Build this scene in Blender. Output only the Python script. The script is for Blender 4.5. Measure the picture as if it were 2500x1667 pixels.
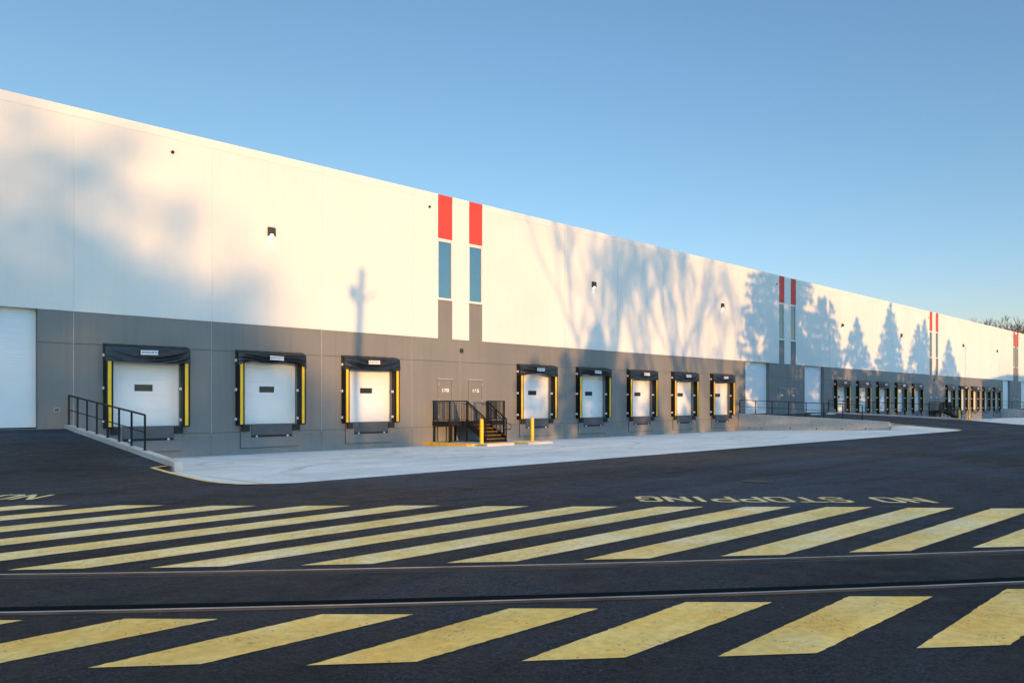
import bpy, bmesh, math, random
from mathutils import Vector, Matrix, Quaternion, noise as NZ

for o in list(bpy.data.objects):
    bpy.data.objects.remove(o)
SC = bpy.context.scene
COL = SC.collection
R = math.radians

# ------------------------------------------------------------------ camera
TH = R(45.14)                       # angle between the view axis and the wall
CT, ST = math.cos(TH), math.sin(TH)
CAMD, EYE = 32.45, 1.78
cam_d = bpy.data.cameras.new('camera')
cam_d.lens = 28.0; cam_d.sensor_width = 36.0; cam_d.shift_y = 0.06
cam_d.clip_start = 0.1; cam_d.clip_end = 3000
cam = bpy.data.objects.new('camera', cam_d)
cam.location = (0, -CAMD, EYE)
cam.rotation_euler = (R(90), 0, TH - R(90))
COL.objects.link(cam); SC.camera = cam

# ------------------------------------------------------------------ light
SUN_D = Vector((0.235, 1.0, -0.0566)).normalized()      # direction the light travels
SUN_EL = math.asin(-SUN_D.z)
wd = bpy.data.worlds.new('World'); SC.world = wd; wd.use_nodes = True
wn, wl = wd.node_tree.nodes, wd.node_tree.links
bg = wn['Background']; bg.inputs[1].default_value = SKY_STRENGTH = 0.15
FRONT, SUN_SIDE, ZENITH, HORIZON, RIGHT = (1.20, .98, .85), (.20, .98, 1.30), (12.6, 5.0, 2.1), (.06, -.02, .22), (.17, .17, .22)
sky = wn.new('ShaderNodeTexSky'); sky.sky_type = 'NISHITA'
sky.sun_disc = False
sky.sun_elevation = SUN_EL
sky.sun_rotation = math.atan2(-SUN_D.x, -SUN_D.y)
sky.altitude = 0; sky.air_density = 1.0; sky.dust_density = 0.2; sky.ozone_density = 3.0
# gain added to the sky round the sun and overhead, to lift shaded surfaces
tc = wn.new('ShaderNodeTexCoord')
def sky_ramp(axis, lo, hi, gain):
    d = wn.new('ShaderNodeVectorMath'); d.operation = 'DOT_PRODUCT'; d.inputs[1].default_value = axis
    wl.new(tc.outputs['Generated'], d.inputs[0])
    mr = wn.new('ShaderNodeMapRange'); mr.interpolation_type = 'SMOOTHSTEP'
    mr.inputs['From Min'].default_value = lo; mr.inputs['From Max'].default_value = hi
    wl.new(d.outputs['Value'], mr.inputs['Value'])
    v = wn.new('ShaderNodeVectorMath'); v.operation = 'SCALE'; v.inputs[0].default_value = gain
    wl.new(mr.outputs['Result'], v.inputs['Scale']); return v.outputs[0]
toward = Vector((-SUN_D.x, -SUN_D.y, 0)).normalized()
g1 = sky_ramp(toward, 0.0, .75, SUN_SIDE)
g2 = sky_ramp((0, 0, 1), .55, .95, ZENITH)
ad = wn.new('ShaderNodeVectorMath'); ad.operation = 'ADD'; wl.new(g1, ad.inputs[0]); wl.new(g2, ad.inputs[1])
ad2 = wn.new('ShaderNodeVectorMath'); ad2.operation = 'ADD'; g3 = sky_ramp((0, 0, 1), .30, -.02, HORIZON)
g4 = sky_ramp((1, 0, 0), .25, .98, RIGHT)
ad4 = wn.new('ShaderNodeVectorMath'); ad4.operation = 'ADD'; wl.new(g3, ad4.inputs[0]); wl.new(g4, ad4.inputs[1]); g3 = ad4.outputs[0]
ad3 = wn.new('ShaderNodeVectorMath'); ad3.operation = 'ADD'; wl.new(ad.outputs[0], ad3.inputs[0]); wl.new(g3, ad3.inputs[1])
wl.new(ad3.outputs[0], ad2.inputs[0]); ad2.inputs[1].default_value = FRONT
mu = wn.new('ShaderNodeVectorMath'); mu.operation = 'MULTIPLY'; wl.new(sky.outputs[0], mu.inputs[0]); wl.new(ad2.outputs[0], mu.inputs[1])
wl.new(mu.outputs[0], bg.inputs[0])
sd = bpy.data.lights.new('sun', 'SUN'); sd.energy = 2.2; sd.angle = R(0.5); sd.color = (.76, .395, .115)
sun = bpy.data.objects.new('sun', sd); COL.objects.link(sun)
sun.rotation_euler = SUN_D.to_track_quat('-Z', 'Y').to_euler()
sun.location = (-20, -90, 30)
SC.view_settings.view_transform = 'Standard'
try: SC.view_settings.look = 'None'
except Exception: pass
SC.view_settings.exposure = 1.58; SC.view_settings.gamma = 1.0
SC.render.engine = 'CYCLES'

# ------------------------------------------------------------------ helpers
class MB:
    """collects shapes and links them as one mesh object"""
    def __init__(s): s.v = []; s.f = []; s.m = []
    def face(s, pts, m=0):
        i = len(s.v); s.v += [tuple(p) for p in pts]; s.f.append(tuple(range(i, i+len(pts)))); s.m.append(m)
    def box(s, x0, x1, y0, y1, z0, z1, m=0):
        s.hexa([(x0,y0,z0),(x1,y0,z0),(x1,y1,z0),(x0,y1,z0),(x0,y0,z1),(x1,y0,z1),(x1,y1,z1),(x0,y1,z1)], m)
    def hexa(s, p, m=0):
        i = len(s.v); s.v += [tuple(q) for q in p]
        for f in ((0,3,2,1),(4,5,6,7),(0,1,5,4),(1,2,6,5),(2,3,7,6),(3,0,4,7)):
            s.f.append(tuple(i+k for k in f)); s.m.append(m)
    def bar(s, a, b, w, h=None, m=0):
        """square bar from a to b"""
        a, b = Vector(a), Vector(b); h = h or w
        d = (b-a).normalized()
        up = Vector((0,0,1)) if abs(d.z) < .95 else Vector((0,1,0))
        x = d.cross(up).normalized()*w/2; y = x.cross(d).normalized()*h/2
        s.hexa([a-x-y, a+x-y, b+x-y, b-x-y, a-x+y, a+x+y, b+x+y, b-x+y], m)
    def tube(s, pts, r, n=8, m=0, caps=True):
        pts = [Vector(p) for p in pts]
        rs = r if isinstance(r, (list, tuple)) else [r]*len(pts)
        i0 = len(s.v); ref = None
        for k, p in enumerate(pts):
            d = (pts[min(k+1, len(pts)-1)] - pts[max(k-1, 0)]).normalized()
            if ref is None: ref = Vector((0,0,1)) if abs(d.z) < .9 else Vector((1,0,0))
            x = d.cross(ref)
            if x.length < 1e-5: x = d.orthogonal()
            x.normalize(); y = d.cross(x).normalized(); ref = -(d.cross(x)) if False else ref
            for j in range(n):
                a = 2*math.pi*j/n
                s.v.append(tuple(p + (x*math.cos(a) + y*math.sin(a))*rs[k]))
        for k in range(len(pts)-1):
            for j in range(n):
                a = i0+k*n+j; b = i0+k*n+(j+1) % n
                s.f.append((a, b, b+n, a+n)); s.m.append(m)
        if caps:
            s.f.append(tuple(i0+j for j in reversed(range(n)))); s.m.append(m)
            e = i0+(len(pts)-1)*n
            s.f.append(tuple(e+j for j in range(n))); s.m.append(m)
    def grid(s, P, m=0, mf=None):
        """P[i][j] points"""
        i0 = len(s.v); nj = len(P[0])
        for row in P: s.v += [tuple(q) for q in row]
        for i in range(len(P)-1):
            for j in range(nj-1):
                a = i0+i*nj+j
                s.f.append((a, a+1, a+nj+1, a+nj)); s.m.append(mf(i, j) if mf else m)
    def prism(s, poly, z0, z1, m=0):
        n = len(poly); i = len(s.v)
        s.v += [(p[0], p[1], z0) for p in poly] + [(p[0], p[1], z1) for p in poly]
        s.f.append(tuple(i+k for k in reversed(range(n)))); s.m.append(m)
        s.f.append(tuple(i+n+k for k in range(n))); s.m.append(m)
        for k in range(n):
            s.f.append((i+k, i+(k+1) % n, i+n+(k+1) % n, i+n+k)); s.m.append(m)
    def build(s, name, mats, parent=None, loc=(0,0,0), bevel=0, smooth=False, weld=False):
        if not isinstance(mats, (list, tuple)): mats = [mats]
        me = bpy.data.meshes.new(name)
        me.from_pydata(s.v, [], s.f)
        for k in mats: me.materials.append(k)
        me.polygons.foreach_set('material_index', s.m)
        if bevel or weld:
            bm = bmesh.new(); bm.from_mesh(me)
            if weld: bmesh.ops.remove_doubles(bm, verts=bm.verts, dist=1e-4)
            if bevel:
                ed = [e for e in bm.edges if len(e.link_faces) == 2 and e.calc_face_angle(0) > .5]
                bmesh.ops.bevel(bm, geom=ed, offset=bevel, segments=2, affect='EDGES', clamp_overlap=True)
            bm.to_mesh(me); bm.free()
        if smooth: me.polygons.foreach_set('use_smooth', [True]*len(me.polygons))
        me.update()
        o = bpy.data.objects.new(name, me); COL.objects.link(o)
        o.parent = parent; o.location = loc
        return o

def tag(o, label=None, cat=None, group=None, kind=None):
    if label: o['label'] = label
    if cat: o['category'] = cat
    if group: o['group'] = group
    if kind: o['kind'] = kind
    return o
def thing(name, loc, label, cat, group=None, rz=0):
    o = bpy.data.objects.new(name, None); COL.objects.link(o)
    o.location = loc; o.rotation_euler.z = rz; o.empty_display_size = .3
    return tag(o, label, cat, group)
def struct(o): o['kind'] = 'structure'; return o
def copy_tree(o, parent=None, loc=None, label=None):
    c = o.copy(); COL.objects.link(c); c.parent = parent
    if loc is not None: c.location = loc
    if label: c['label'] = label
    for ch in list(o.children): copy_tree(ch, c)
    return c
def inst(o, parent, loc):
    """another copy of a part (and of its sub-parts), mesh shared"""
    return copy_tree(o, parent, loc)
def text_mesh(body, size, extrude=.004, offset=0.0, sx=1.0, spacing=1.0):
    cu = bpy.data.curves.new('txt', 'FONT'); cu.body = body; cu.size = size
    cu.extrude = extrude; cu.offset = offset; cu.align_x = 'CENTER'; cu.align_y = 'CENTER'
    cu.space_character = spacing
    ob = bpy.data.objects.new('txt', cu); COL.objects.link(ob)
    bpy.context.view_layer.update()
    dg = bpy.context.evaluated_depsgraph_get()
    me = bpy.data.meshes.new_from_object(ob.evaluated_get(dg))
    bpy.data.objects.remove(ob); bpy.data.curves.remove(cu)
    # lettering stands on a wall facing -Y
    for v in me.vertices: v.co = Vector((v.co.x*sx, -v.co.z, v.co.y))
    return me
def text_obj(name, body, size, mat, parent, loc, **k):
    me = text_mesh(body, size, **k); me.name = name
    me.materials.clear(); me.materials.append(mat)
    o = bpy.data.objects.new(name, me); COL.objects.link(o); o.parent = parent; o.location = loc
    return o

# ------------------------------------------------------------------ materials
def nodes(name):
    m = bpy.data.materials.new(name); m.use_nodes = True
    n, l = m.node_tree.nodes, m.node_tree.links
    return m, n, l, n['Principled BSDF']
def mathn(n, l, op, a, b=None, c=None, clamp=False):
    q = n.new('ShaderNodeMath'); q.operation = op; q.use_clamp = clamp
    for i, x in enumerate((a, b, c)):
        if x is None: continue
        if isinstance(x, (int, float)): q.inputs[i].default_value = x
        else: l.new(x, q.inputs[i])
    return q.outputs[0]
def noise(n, l, vec, scale, detail=3, rough=.55, dist=0):
    q = n.new('ShaderNodeTexNoise'); q.inputs['Scale'].default_value = scale
    q.inputs['Detail'].default_value = detail; q.inputs['Roughness'].default_value = rough
    q.inputs['Distortion'].default_value = dist
    if vec is not None: l.new(vec, q.inputs['Vector'])
    return q.outputs['Fac']
def ramp(n, l, fac, stops):
    q = n.new('ShaderNodeValToRGB'); e = q.color_ramp.elements
    while len(e) < len(stops): e.new(.5)
    for k, (p, c) in zip(e, stops): k.position = p; k.color = c if len(c) == 4 else (*c, 1)
    l.new(fac, q.inputs[0]); return q.outputs[0]
def mix(n, l, fac, a, b, mode='MIX'):
    q = n.new('ShaderNodeMix'); q.data_type = 'RGBA'; q.blend_type = mode
    for i, x in ((0, fac), (6, a), (7, b)):
        if isinstance(x, (int, float)): q.inputs[i].default_value = x
        elif isinstance(x, tuple): q.inputs[i].default_value = x if len(x) == 4 else (*x, 1)
        else: l.new(x, q.inputs[i])
    return q.outputs[2]
def pos(n): return n.new('ShaderNodeNewGeometry').outputs['Position']
def scaled(n, l, v, s):
    q = n.new('ShaderNodeVectorMath'); q.operation = 'MULTIPLY'; l.new(v, q.inputs[0]); q.inputs[1].default_value = s
    return q.outputs[0]
def bump(n, l, b, h, strength, dist=.01):
    q = n.new('ShaderNodeBump'); q.inputs['Strength'].default_value = strength; q.inputs['Distance'].default_value = dist
    l.new(h, q.inputs['Height']); l.new(q.outputs[0], b.inputs['Normal'])
def paint(name, c, rough=.6, var=.06, scale=.7, fine=40, bstr=.08, metal=0, spec=.5, streak=0, panel=0):
    m, n, l, b = nodes(name); p = pos(n)
    a = noise(n, l, p, scale, 4); f = noise(n, l, p, fine, 2)
    lo = tuple(x*(1-var) for x in c); hi = tuple(min(1, x*(1+var)) for x in c)
    col = ramp(n, l, a, [(.36, lo), (.64, hi)])
    if streak:
        s = noise(n, l, scaled(n, l, p, (3.0, 3.0, .12)), 1.6, 3)
        col = mix(n, l, mathn(n, l, 'MULTIPLY', ramp(n, l, s, [(.48, (0,0,0)), (.66, (1,1,1))]), streak), col, tuple(x*.74 for x in c))
    if panel:      # each cast panel took the paint a little differently; dust sits at the foot
        sx = n.new('ShaderNodeSeparateXYZ'); l.new(p, sx.inputs[0])
        wn_ = n.new('ShaderNodeTexWhiteNoise'); wn_.noise_dimensions = '1D'
        l.new(mathn(n, l, 'FLOOR', mathn(n, l, 'DIVIDE', mathn(n, l, 'SUBTRACT', sx.outputs[0], 9.32), 5.252)), wn_.inputs['W'])
        col = mix(n, l, 1.0, col, ramp(n, l, wn_.outputs['Value'], [(0, (1-panel,)*3), (1, (1+panel,)*3)]), 'MULTIPLY')
        foot = mathn(n, l, 'MULTIPLY', mathn(n, l, 'SUBTRACT', 1.0, mathn(n, l, 'DIVIDE', mathn(n, l, 'ADD', sx.outputs[2], .45), .7), clamp=True), noise(n, l, p, 2.2, 4))
        col = mix(n, l, mathn(n, l, 'MULTIPLY', foot, .7), col, (.30, .285, .26))
    l.new(col, b.inputs['Base Color'])
    l.new(ramp(n, l, a, [(.3, (rough*.9,)*3), (.7, (min(1, rough*1.1),)*3)]), b.inputs['Roughness'])
    b.inputs['Metallic'].default_value = metal; b.inputs['Specular IOR Level'].default_value = spec
    if bstr: bump(n, l, b, f, bstr, .01)
    return m

M = {}
M['white'] = paint('white_wall_paint', (.67, .655, .625), .7, .025, .35, 55, .06, streak=.07, panel=.02)
M['grey'] = paint('grey_wall_paint', (.178, .173, .166), .65, .05, .5, 45, .08, streak=.3, panel=.035)
M['red'] = paint('red_wall_paint', (.62, .045, .03), .6, .04, .6, 50, .06)
M['sealant'] = paint('joint_sealant', (.42, .40, .37), .7, .15, 3, 60, 0)
M['groove'] = paint('grey_groove', (.09, .092, .095), .7, .05, 3, 60, 0)
M['cap'] = paint('coping_metal', (.70, .67, .63), .5, .03, .5, 60, .03)
M['door'] = paint('white_door_steel', (.72, .72, .71), .45, .03, .6, 60, .03)
M['door_blue'] = paint('pale_roller_steel', (.70, .715, .73), .42, .03, .6, 60, .03)
M['black'] = paint('black_vinyl', (.009, .009, .010), .45, .25, 3, 90, .05, spec=.22)
M['curtain'] = paint('curtain_vinyl', (.011, .0115, .013), .30, .25, 3, 90, .03, spec=.6)
M['blackmetal'] = paint('black_powder_coat', (.013, .011, .010), .5, .2, 4, 90, .04, spec=.25)
M['rubber'] = paint('rubber', (.02, .02, .021), .8, .2, 5, 60, .2)
M['yellow'] = paint('safety_yellow', (.86, .50, .012), .45, .06, 2, 60, .04)
M['yellowcurb'] = paint('yellow_curb_paint', (.84, .42, .015), .7, .16, 3, 50, .15)
M['bracket'] = paint('galvanised_bracket', (.72, .72, .70), .4, .05, 5, 60, .02)
M['vision'] = paint('vision_lite', (.03, .031, .034), .25, .1, 5, 60, 0)
M['plate'] = paint('leveler_plate', (.075, .078, .084), .5, .12, 2, 60, .06)
M['pit'] = paint('pit_dark', (.03, .028, .026), .8, .2, 5, 60, .1)
M['sign'] = paint('sign_white', (.78, .78, .78), .4, .02, 3, 60, 0)
M['ink'] = paint('sign_ink', (.03, .035, .05), .5, .1, 3, 60, 0)
M['numwhite'] = paint('number_white', (.85, .83, .78), .5, .02, 3, 60, 0)
M['lampbody'] = paint('lamp_bronze', (.035, .033, .031), .45, .1, 5, 60, .02)
M['frame'] = paint('window_frame', (.70, .68, .65), .4, .03, 3, 60, 0)
M['steel'] = paint('steel_handle', (.6, .6, .6), .3, .03, 3, 60, 0, metal=1)
M['hole'] = paint('drain_hole', (.012, .012, .012), .9, .1, 3, 60, 0)
M['wood'] = paint('pole_wood', (.13, .10, .075), .85, .3, 2, 30, .4)
M['bark'] = paint('bark', (.115, .095, .08), .9, .3, 1.5, 25, .4)
M['twig'] = paint('sunlit_twigs', (.19, .15, .13), .9, .25, 1.5, 25, 0)
M['needles'] = paint('needle_foliage', (.035, .065, .03), .7, .5, .6, 20, 0)
M['leaf'] = paint('dry_leaves', (.13, .09, .045), .7, .4, .6, 20, 0)
M['roof'] = paint('roof_membrane', (.55, .55, .54), .8, .06, .3, 30, .1)
M['brickwall'] = paint('render_wall', (.35, .32, .28), .8, .1, .6, 30, .1)
M['shingle'] = paint('shingle', (.10, .09, .085), .85, .2, 1, 20, .2)

def glass_mat():
    m, n, l, b = nodes('window_glass')
    b.inputs['Base Color'].default_value = (.035, .075, .10, 1); b.inputs['Roughness'].default_value = .04
    b.inputs['Specular IOR Level'].default_value = .9; b.inputs['IOR'].default_value = 1.9
    p = pos(n); bump(n, l, b, noise(n, l, p, .7, 1), .05, .05)
    return m
M['glass'] = glass_mat()
def emit(name, c, s):
    m, n, l, b = nodes(name)
    b.inputs['Base Color'].default_value = (*c, 1)
    b.inputs['Emission Color'].default_value = (*c, 1); b.inputs['Emission Strength'].default_value = s
    p = pos(n); l.new(ramp(n, l, noise(n, l, p, 20), [(.3, tuple(x*.92 for x in c)), (.7, c)]), b.inputs['Base Color'])
    return m
M['lens'] = emit('lamp_lens', (1.0, .95, .85), 1.0)

STAINS = [(21.5, -18.0, 7.0, 3.0, 1.3), (30.0, -20.5, 6.0, 2.2, 1.0), (9.0, -20.0, 6.0, 2.0, .5)]
def gain(n, l, fac, lo, hi, a=.36, b=.64):
    """noise stretched to a grey multiplier between lo and hi"""
    return ramp(n, l, fac, [(a, (lo,)*3), (b, (hi,)*3)])
def rings(n, l, p, arcs, wob=.7):
    sx = n.new('ShaderNodeSeparateXYZ'); l.new(p, sx.inputs[0]); X, Y = sx.outputs[0], sx.outputs[1]
    w_ = mathn(n, l, 'MULTIPLY', noise(n, l, p, .35, 2), wob); tot = None
    for cx, cy, r, w in arcs:
        d = mathn(n, l, 'SQRT', mathn(n, l, 'ADD', mathn(n, l, 'POWER', mathn(n, l, 'SUBTRACT', X, cx), 2.0), mathn(n, l, 'POWER', mathn(n, l, 'SUBTRACT', Y, cy), 2.0)))
        d = mathn(n, l, 'ABSOLUTE', mathn(n, l, 'SUBTRACT', mathn(n, l, 'ADD', d, w_), r))
        q = mathn(n, l, 'SUBTRACT', 1.0, mathn(n, l, 'DIVIDE', d, w), clamp=True)
        tot = q if tot is None else mathn(n, l, 'MAXIMUM', tot, q)
    return tot
def asphalt_mat():
    m, n, l, b = nodes('asphalt'); p = pos(n)
    fine = noise(n, l, p, 38, 4, .7); grain = noise(n, l, p, 13, 4, .75); mid = noise(n, l, p, 2.6, 5, .65); big = noise(n, l, p, .16, 5, .6, .8)
    lane = noise(n, l, scaled(n, l, p, (.05, .8, 1)), 1.0, 4, .6)
    col = ramp(n, l, fine, [(.36, (.0026, .0036, .0054)), (.5, (.0085, .0115, .0165)), (.66, (.022, .028, .037))])
    for f in (gain(n, l, grain, .45, 1.5), gain(n, l, mid, .65, 1.4), gain(n, l, big, .55, 1.65), gain(n, l, lane, .62, 1.5)):
        col = mix(n, l, 1.0, col, f, 'MULTIPLY')
    # asphalt tone turns lighter and bluer with distance along the view axis
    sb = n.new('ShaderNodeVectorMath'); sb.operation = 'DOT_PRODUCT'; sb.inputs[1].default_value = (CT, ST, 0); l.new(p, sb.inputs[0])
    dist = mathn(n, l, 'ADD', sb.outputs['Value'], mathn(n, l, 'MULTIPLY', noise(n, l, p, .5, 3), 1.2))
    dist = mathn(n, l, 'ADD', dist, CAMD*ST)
    far_tone = mathn(n, l, 'DIVIDE', mathn(n, l, 'SUBTRACT', dist, 9.0), 7.0, clamp=True)
    col = mix(n, l, 1.0, col, mix(n, l, far_tone, (.95, 1.0, 1.05), (1.9, 2.0, 2.15)), 'MULTIPLY')
    # brownish dust
    dust = ramp(n, l, noise(n, l, scaled(n, l, p, (.5, 1, 1)), .13, 4, .6, 1.0), [(.5, (0,0,0)), (.68, (1,1,1))])
    col = mix(n, l, mathn(n, l, 'MULTIPLY', dust, .3), col, (.044, .037, .034))
    sx = n.new('ShaderNodeSeparateXYZ'); l.new(p, sx.inputs[0])
    for cx, cy, rx, ry, k in STAINS:
        dx = mathn(n, l, 'DIVIDE', mathn(n, l, 'SUBTRACT', sx.outputs[0], cx), rx); dy = mathn(n, l, 'DIVIDE', mathn(n, l, 'SUBTRACT', sx.outputs[1], cy), ry)
        q = mathn(n, l, 'SUBTRACT', 1.0, mathn(n, l, 'SQRT', mathn(n, l, 'ADD', mathn(n, l, 'MULTIPLY', dx, dx), mathn(n, l, 'MULTIPLY', dy, dy))), clamp=True)
        q = mathn(n, l, 'MULTIPLY', mathn(n, l, 'MULTIPLY', q, k), mathn(n, l, 'MULTIPLY_ADD', noise(n, l, p, .8, 4, .65), 2.6, -.8, clamp=True), clamp=True)
        col = mix(n, l, q, col, (.075, .054, .046))
    # sweeping tyre marks
    tr = mathn(n, l, 'MULTIPLY', rings(n, l, p, TRACKS, .9), gain(n, l, noise(n, l, p, .3, 3), 0, 1))
    col = mix(n, l, mathn(n, l, 'MULTIPLY', tr, .55), col, (.006, .0062, .007))
    # pale chips of stone and dark pits
    vo = n.new('ShaderNodeTexVoronoi'); vo.inputs['Scale'].default_value = 9; l.new(p, vo.inputs['Vector'])
    chip = mathn(n, l, 'MULTIPLY', mathn(n, l, 'LESS_THAN', vo.outputs['Distance'], .085), mathn(n, l, 'GREATER_THAN', noise(n, l, p, 4, 2), .56))
    col = mix(n, l, mathn(n, l, 'MULTIPLY', chip, .6), col, (.20, .20, .20))
    vo2 = n.new('ShaderNodeTexVoronoi'); vo2.inputs['Scale'].default_value = 11; l.new(p, vo2.inputs['Vector'])
    pit = mathn(n, l, 'MULTIPLY', mathn(n, l, 'LESS_THAN', vo2.outputs['Distance'], .26), mathn(n, l, 'GREATER_THAN', noise(n, l, p, 2.2, 3), .5))
    col = mix(n, l, mathn(n, l, 'MULTIPLY', pit, .7), col, (.003, .003, .004))
    l.new(col, b.inputs['Base Color'])
    l.new(gain(n, l, mid, .6, .85), b.inputs['Roughness'])
    b.inputs['Specular IOR Level'].default_value = .22
    h = mathn(n, l, 'ADD', fine, mathn(n, l, 'MULTIPLY', grain, 1.5))
    bump(n, l, b, h, .9, .03)
    return m
TRACKS = [(24, -62, 39.5, .28), (24, -62, 41.6, .28), (8, -58, 35.0, .25), (8, -58, 37.0, .25), (60, -75, 55.0, .3), (60, -75, 57.2, .3), (-20, -30, 33, .25), (-20, -30, 35, .25)]
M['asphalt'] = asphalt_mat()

def stripe_mat(name='road_paint_yellow', c=(.95, .63, .165)):
    m, n, l, b = nodes(name); p = pos(n)
    a = noise(n, l, p, 1.1, 5, .65); f = noise(n, l, p, 60, 3, .7); mid = noise(n, l, p, 11, 5, .7); tyre = noise(n, l, scaled(n, l, p, (.35, 2.2, 1)), .9, 4, .6)
    pale = tuple(min(.97, x*y) for x, y in zip(c, (1.0, 1.1, 1.6))); warm = tuple(x*y for x, y in zip(c, (.98, .88, .68)))
    col = ramp(n, l, a, [(.36, warm), (.5, c), (.64, pale)])
    col = mix(n, l, 1.0, col, gain(n, l, mid, .80, 1.06), 'MULTIPLY')
    col = mix(n, l, 1.0, col, gain(n, l, tyre, .88, 1.05), 'MULTIPLY')
    # grains of asphalt showing through the worn paint
    patch = gain(n, l, noise(n, l, p, 1.9, 5, .7), 0, 1, .44, .62)
    wear = mathn(n, l, 'MULTIPLY', gain(n, l, noise(n, l, p, 22, 4, .75), 0, 1, .53, .60), patch)
    vo = n.new('ShaderNodeTexVoronoi'); vo.inputs['Scale'].default_value = 13; l.new(p, vo.inputs['Vector'])
    pit = mathn(n, l, 'MULTIPLY', mathn(n, l, 'LESS_THAN', vo.outputs['Distance'], .15), mathn(n, l, 'GREATER_THAN', noise(n, l, p, 3.1, 3), .555))
    col = mix(n, l, mathn(n, l, 'MAXIMUM', mathn(n, l, 'MULTIPLY', wear, .62), mathn(n, l, 'MULTIPLY', pit, .75)), col, (.085, .062, .025))
    l.new(col, b.inputs['Base Color']); b.inputs['Roughness'].default_value = .75
    bump(n, l, b, mathn(n, l, 'ADD', f, mid), .6, .02)
    return m
M['stripe'] = stripe_mat()
M['stripe_pale'] = stripe_mat('road_paint_faded', (.97, .70, .27))
M['letter'] = stripe_mat('road_paint_pale', (.90, .66, .27))

def concrete_mat(name, c=(.46, .455, .44), arcs=False, stain=.5):
    m, n, l, b = nodes(name); p = pos(n)
    a = noise(n, l, p, .45, 5, .6, .4); f = noise(n, l, p, 60, 3, .6); mid = noise(n, l, p, 5, 4)
    col = ramp(n, l, a, [(.36, tuple(x*.88 for x in c)), (.64, tuple(min(.95, x*1.07) for x in c))])
    col = mix(n, l, 1.0, col, gain(n, l, mid, .92, 1.04), 'MULTIPLY')
    spots = ramp(n, l, noise(n, l, scaled(n, l, p, (1, 1, .6)), 3.4, 4, .7), [(.56, (0,0,0)), (.68, (1,1,1))])
    col = mix(n, l, mathn(n, l, 'MULTIPLY', spots, stain*.38), col, tuple(x*.5 for x in c))
    if arcs:
        sx = n.new('ShaderNodeSeparateXYZ'); l.new(p, sx.inputs[0]); X, Y = sx.outputs[0], sx.outputs[1]
        tot = mathn(n, l, 'MULTIPLY', rings(n, l, p, ARCS), gain(n, l, noise(n, l, p, .3, 4), .1, 1))
        col = mix(n, l, mathn(n, l, 'MULTIPLY', tot, .75), col, tuple(x*.5 for x in c))
        for ax, step, off in ((X, 5.25, 1.4), (Y, 5.4, .3)):   # sawn slab joints
            fr = mathn(n, l, 'FRACT', mathn(n, l, 'DIVIDE', mathn(n, l, 'ADD', ax, off+200*step), step))
            ln = mathn(n, l, 'LESS_THAN', mathn(n, l, 'ABSOLUTE', mathn(n, l, 'SUBTRACT', fr, .5)), .0035)
            col = mix(n, l, mathn(n, l, 'MULTIPLY', ln, .4), col, tuple(x*.4 for x in c))
        dirt = ramp(n, l, noise(n, l, scaled(n, l, p, (.22, .8, 1)), .6, 5, .65), [(.42, (0,0,0)), (.66, (1,1,1))])
        col = mix(n, l, mathn(n, l, 'MULTIPLY', dirt, .36), col, tuple(x*.62 for x in c))
        edge = mathn(n, l, 'MULTIPLY', mathn(n, l, 'SUBTRACT', 1.0, mathn(n, l, 'DIVIDE', mathn(n, l, 'ABSOLUTE', Y), 1.1), clamp=True), gain(n, l, noise(n, l, p, 1.3, 4), 0, 1))
        col = mix(n, l, mathn(n, l, 'MULTIPLY', edge, .4), col, tuple(x*.5 for x in c))   # patchy darker band along the wall
    l.new(col, b.inputs['Base Color']); b.inputs['Roughness'].default_value = .8
    bump(n, l, b, mathn(n, l, 'ADD', f, mid), .2, .01)
    return m
ARCS = [(17.0, -9.5, 2.6, .14), (17.0, -9.5, 3.5, .14), (18.0, -9.0, 4.6, .16), (20.5, -8.5, 3.0, .14), (20.5, -8.5, 3.9, .14), (21.5, -8.0, 5.2, .16), (15.0, -8.0, 3.4, .14), (15.0, -8.0, 4.3, .14), (24.5, -9.0, 3.6, .15), (24.5, -9.0, 4.6, .15), (13.5, -7, 2.7, .14), (15.5, -2.0, 6.2, .22), (15.5, -2.0, 8.0, .2), (17.5, -1.0, 7.1, .16), (17.0, -16.5, 7.4, .2), (19.0, -17.5, 9.4, .2),
        (22.5, -3.0, 7.6, .2), (22.5, -3.0, 9.5, .2), (26.0, -1.0, 10.4, .18), (12.5, -19.0, 10.5, .2), (12.5, -19.0, 12.3, .2),
        (38.0, -2.0, 9.0, .25), (38.0, -2.0, 11.0, .22), (45.0, -20.0, 12.0, .25)]
M['apron'] = concrete_mat('apron_concrete', (.68, .71, .715), True, .2)
M['concrete'] = concrete_mat('cast_concrete', (.42, .41, .385), False, 1.0)
M['curbconc'] = concrete_mat('curb_concrete', (.50, .49, .47), False, .9)
M['stopconc'] = concrete_mat('wheel_stop_concrete', (.56, .53, .49), False, .4)

def rail_mat():
    m, n, l, b = nodes('rail_steel'); p = pos(n)
    s = noise(n, l, scaled(n, l, p, (2, 2, 2)), 1.2, 4, .6)
    l.new(ramp(n, l, s, [(.35, (.40, .40, .41)), (.6, (.38, .32, .28)), (.72, (.25, .16, .11))]), b.inputs['Base Color'])
    b.inputs['Metallic'].default_value = .85
    l.new(ramp(n, l, s, [(.3, (.28,)*3), (.75, (.5,)*3)]), b.inputs['Roughness'])
    return m
M['rail'] = rail_mat()
M['groove_dark'] = paint('flange_groove_shade', (.006, .006, .006), .9, .3, 4, 40, .3)  # near-black colour on the groove faces stands in for their shade
M['railside'] = paint('rail_side_rust', (.040, .033, .030), .8, .4, 2, 40, .3)

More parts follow.
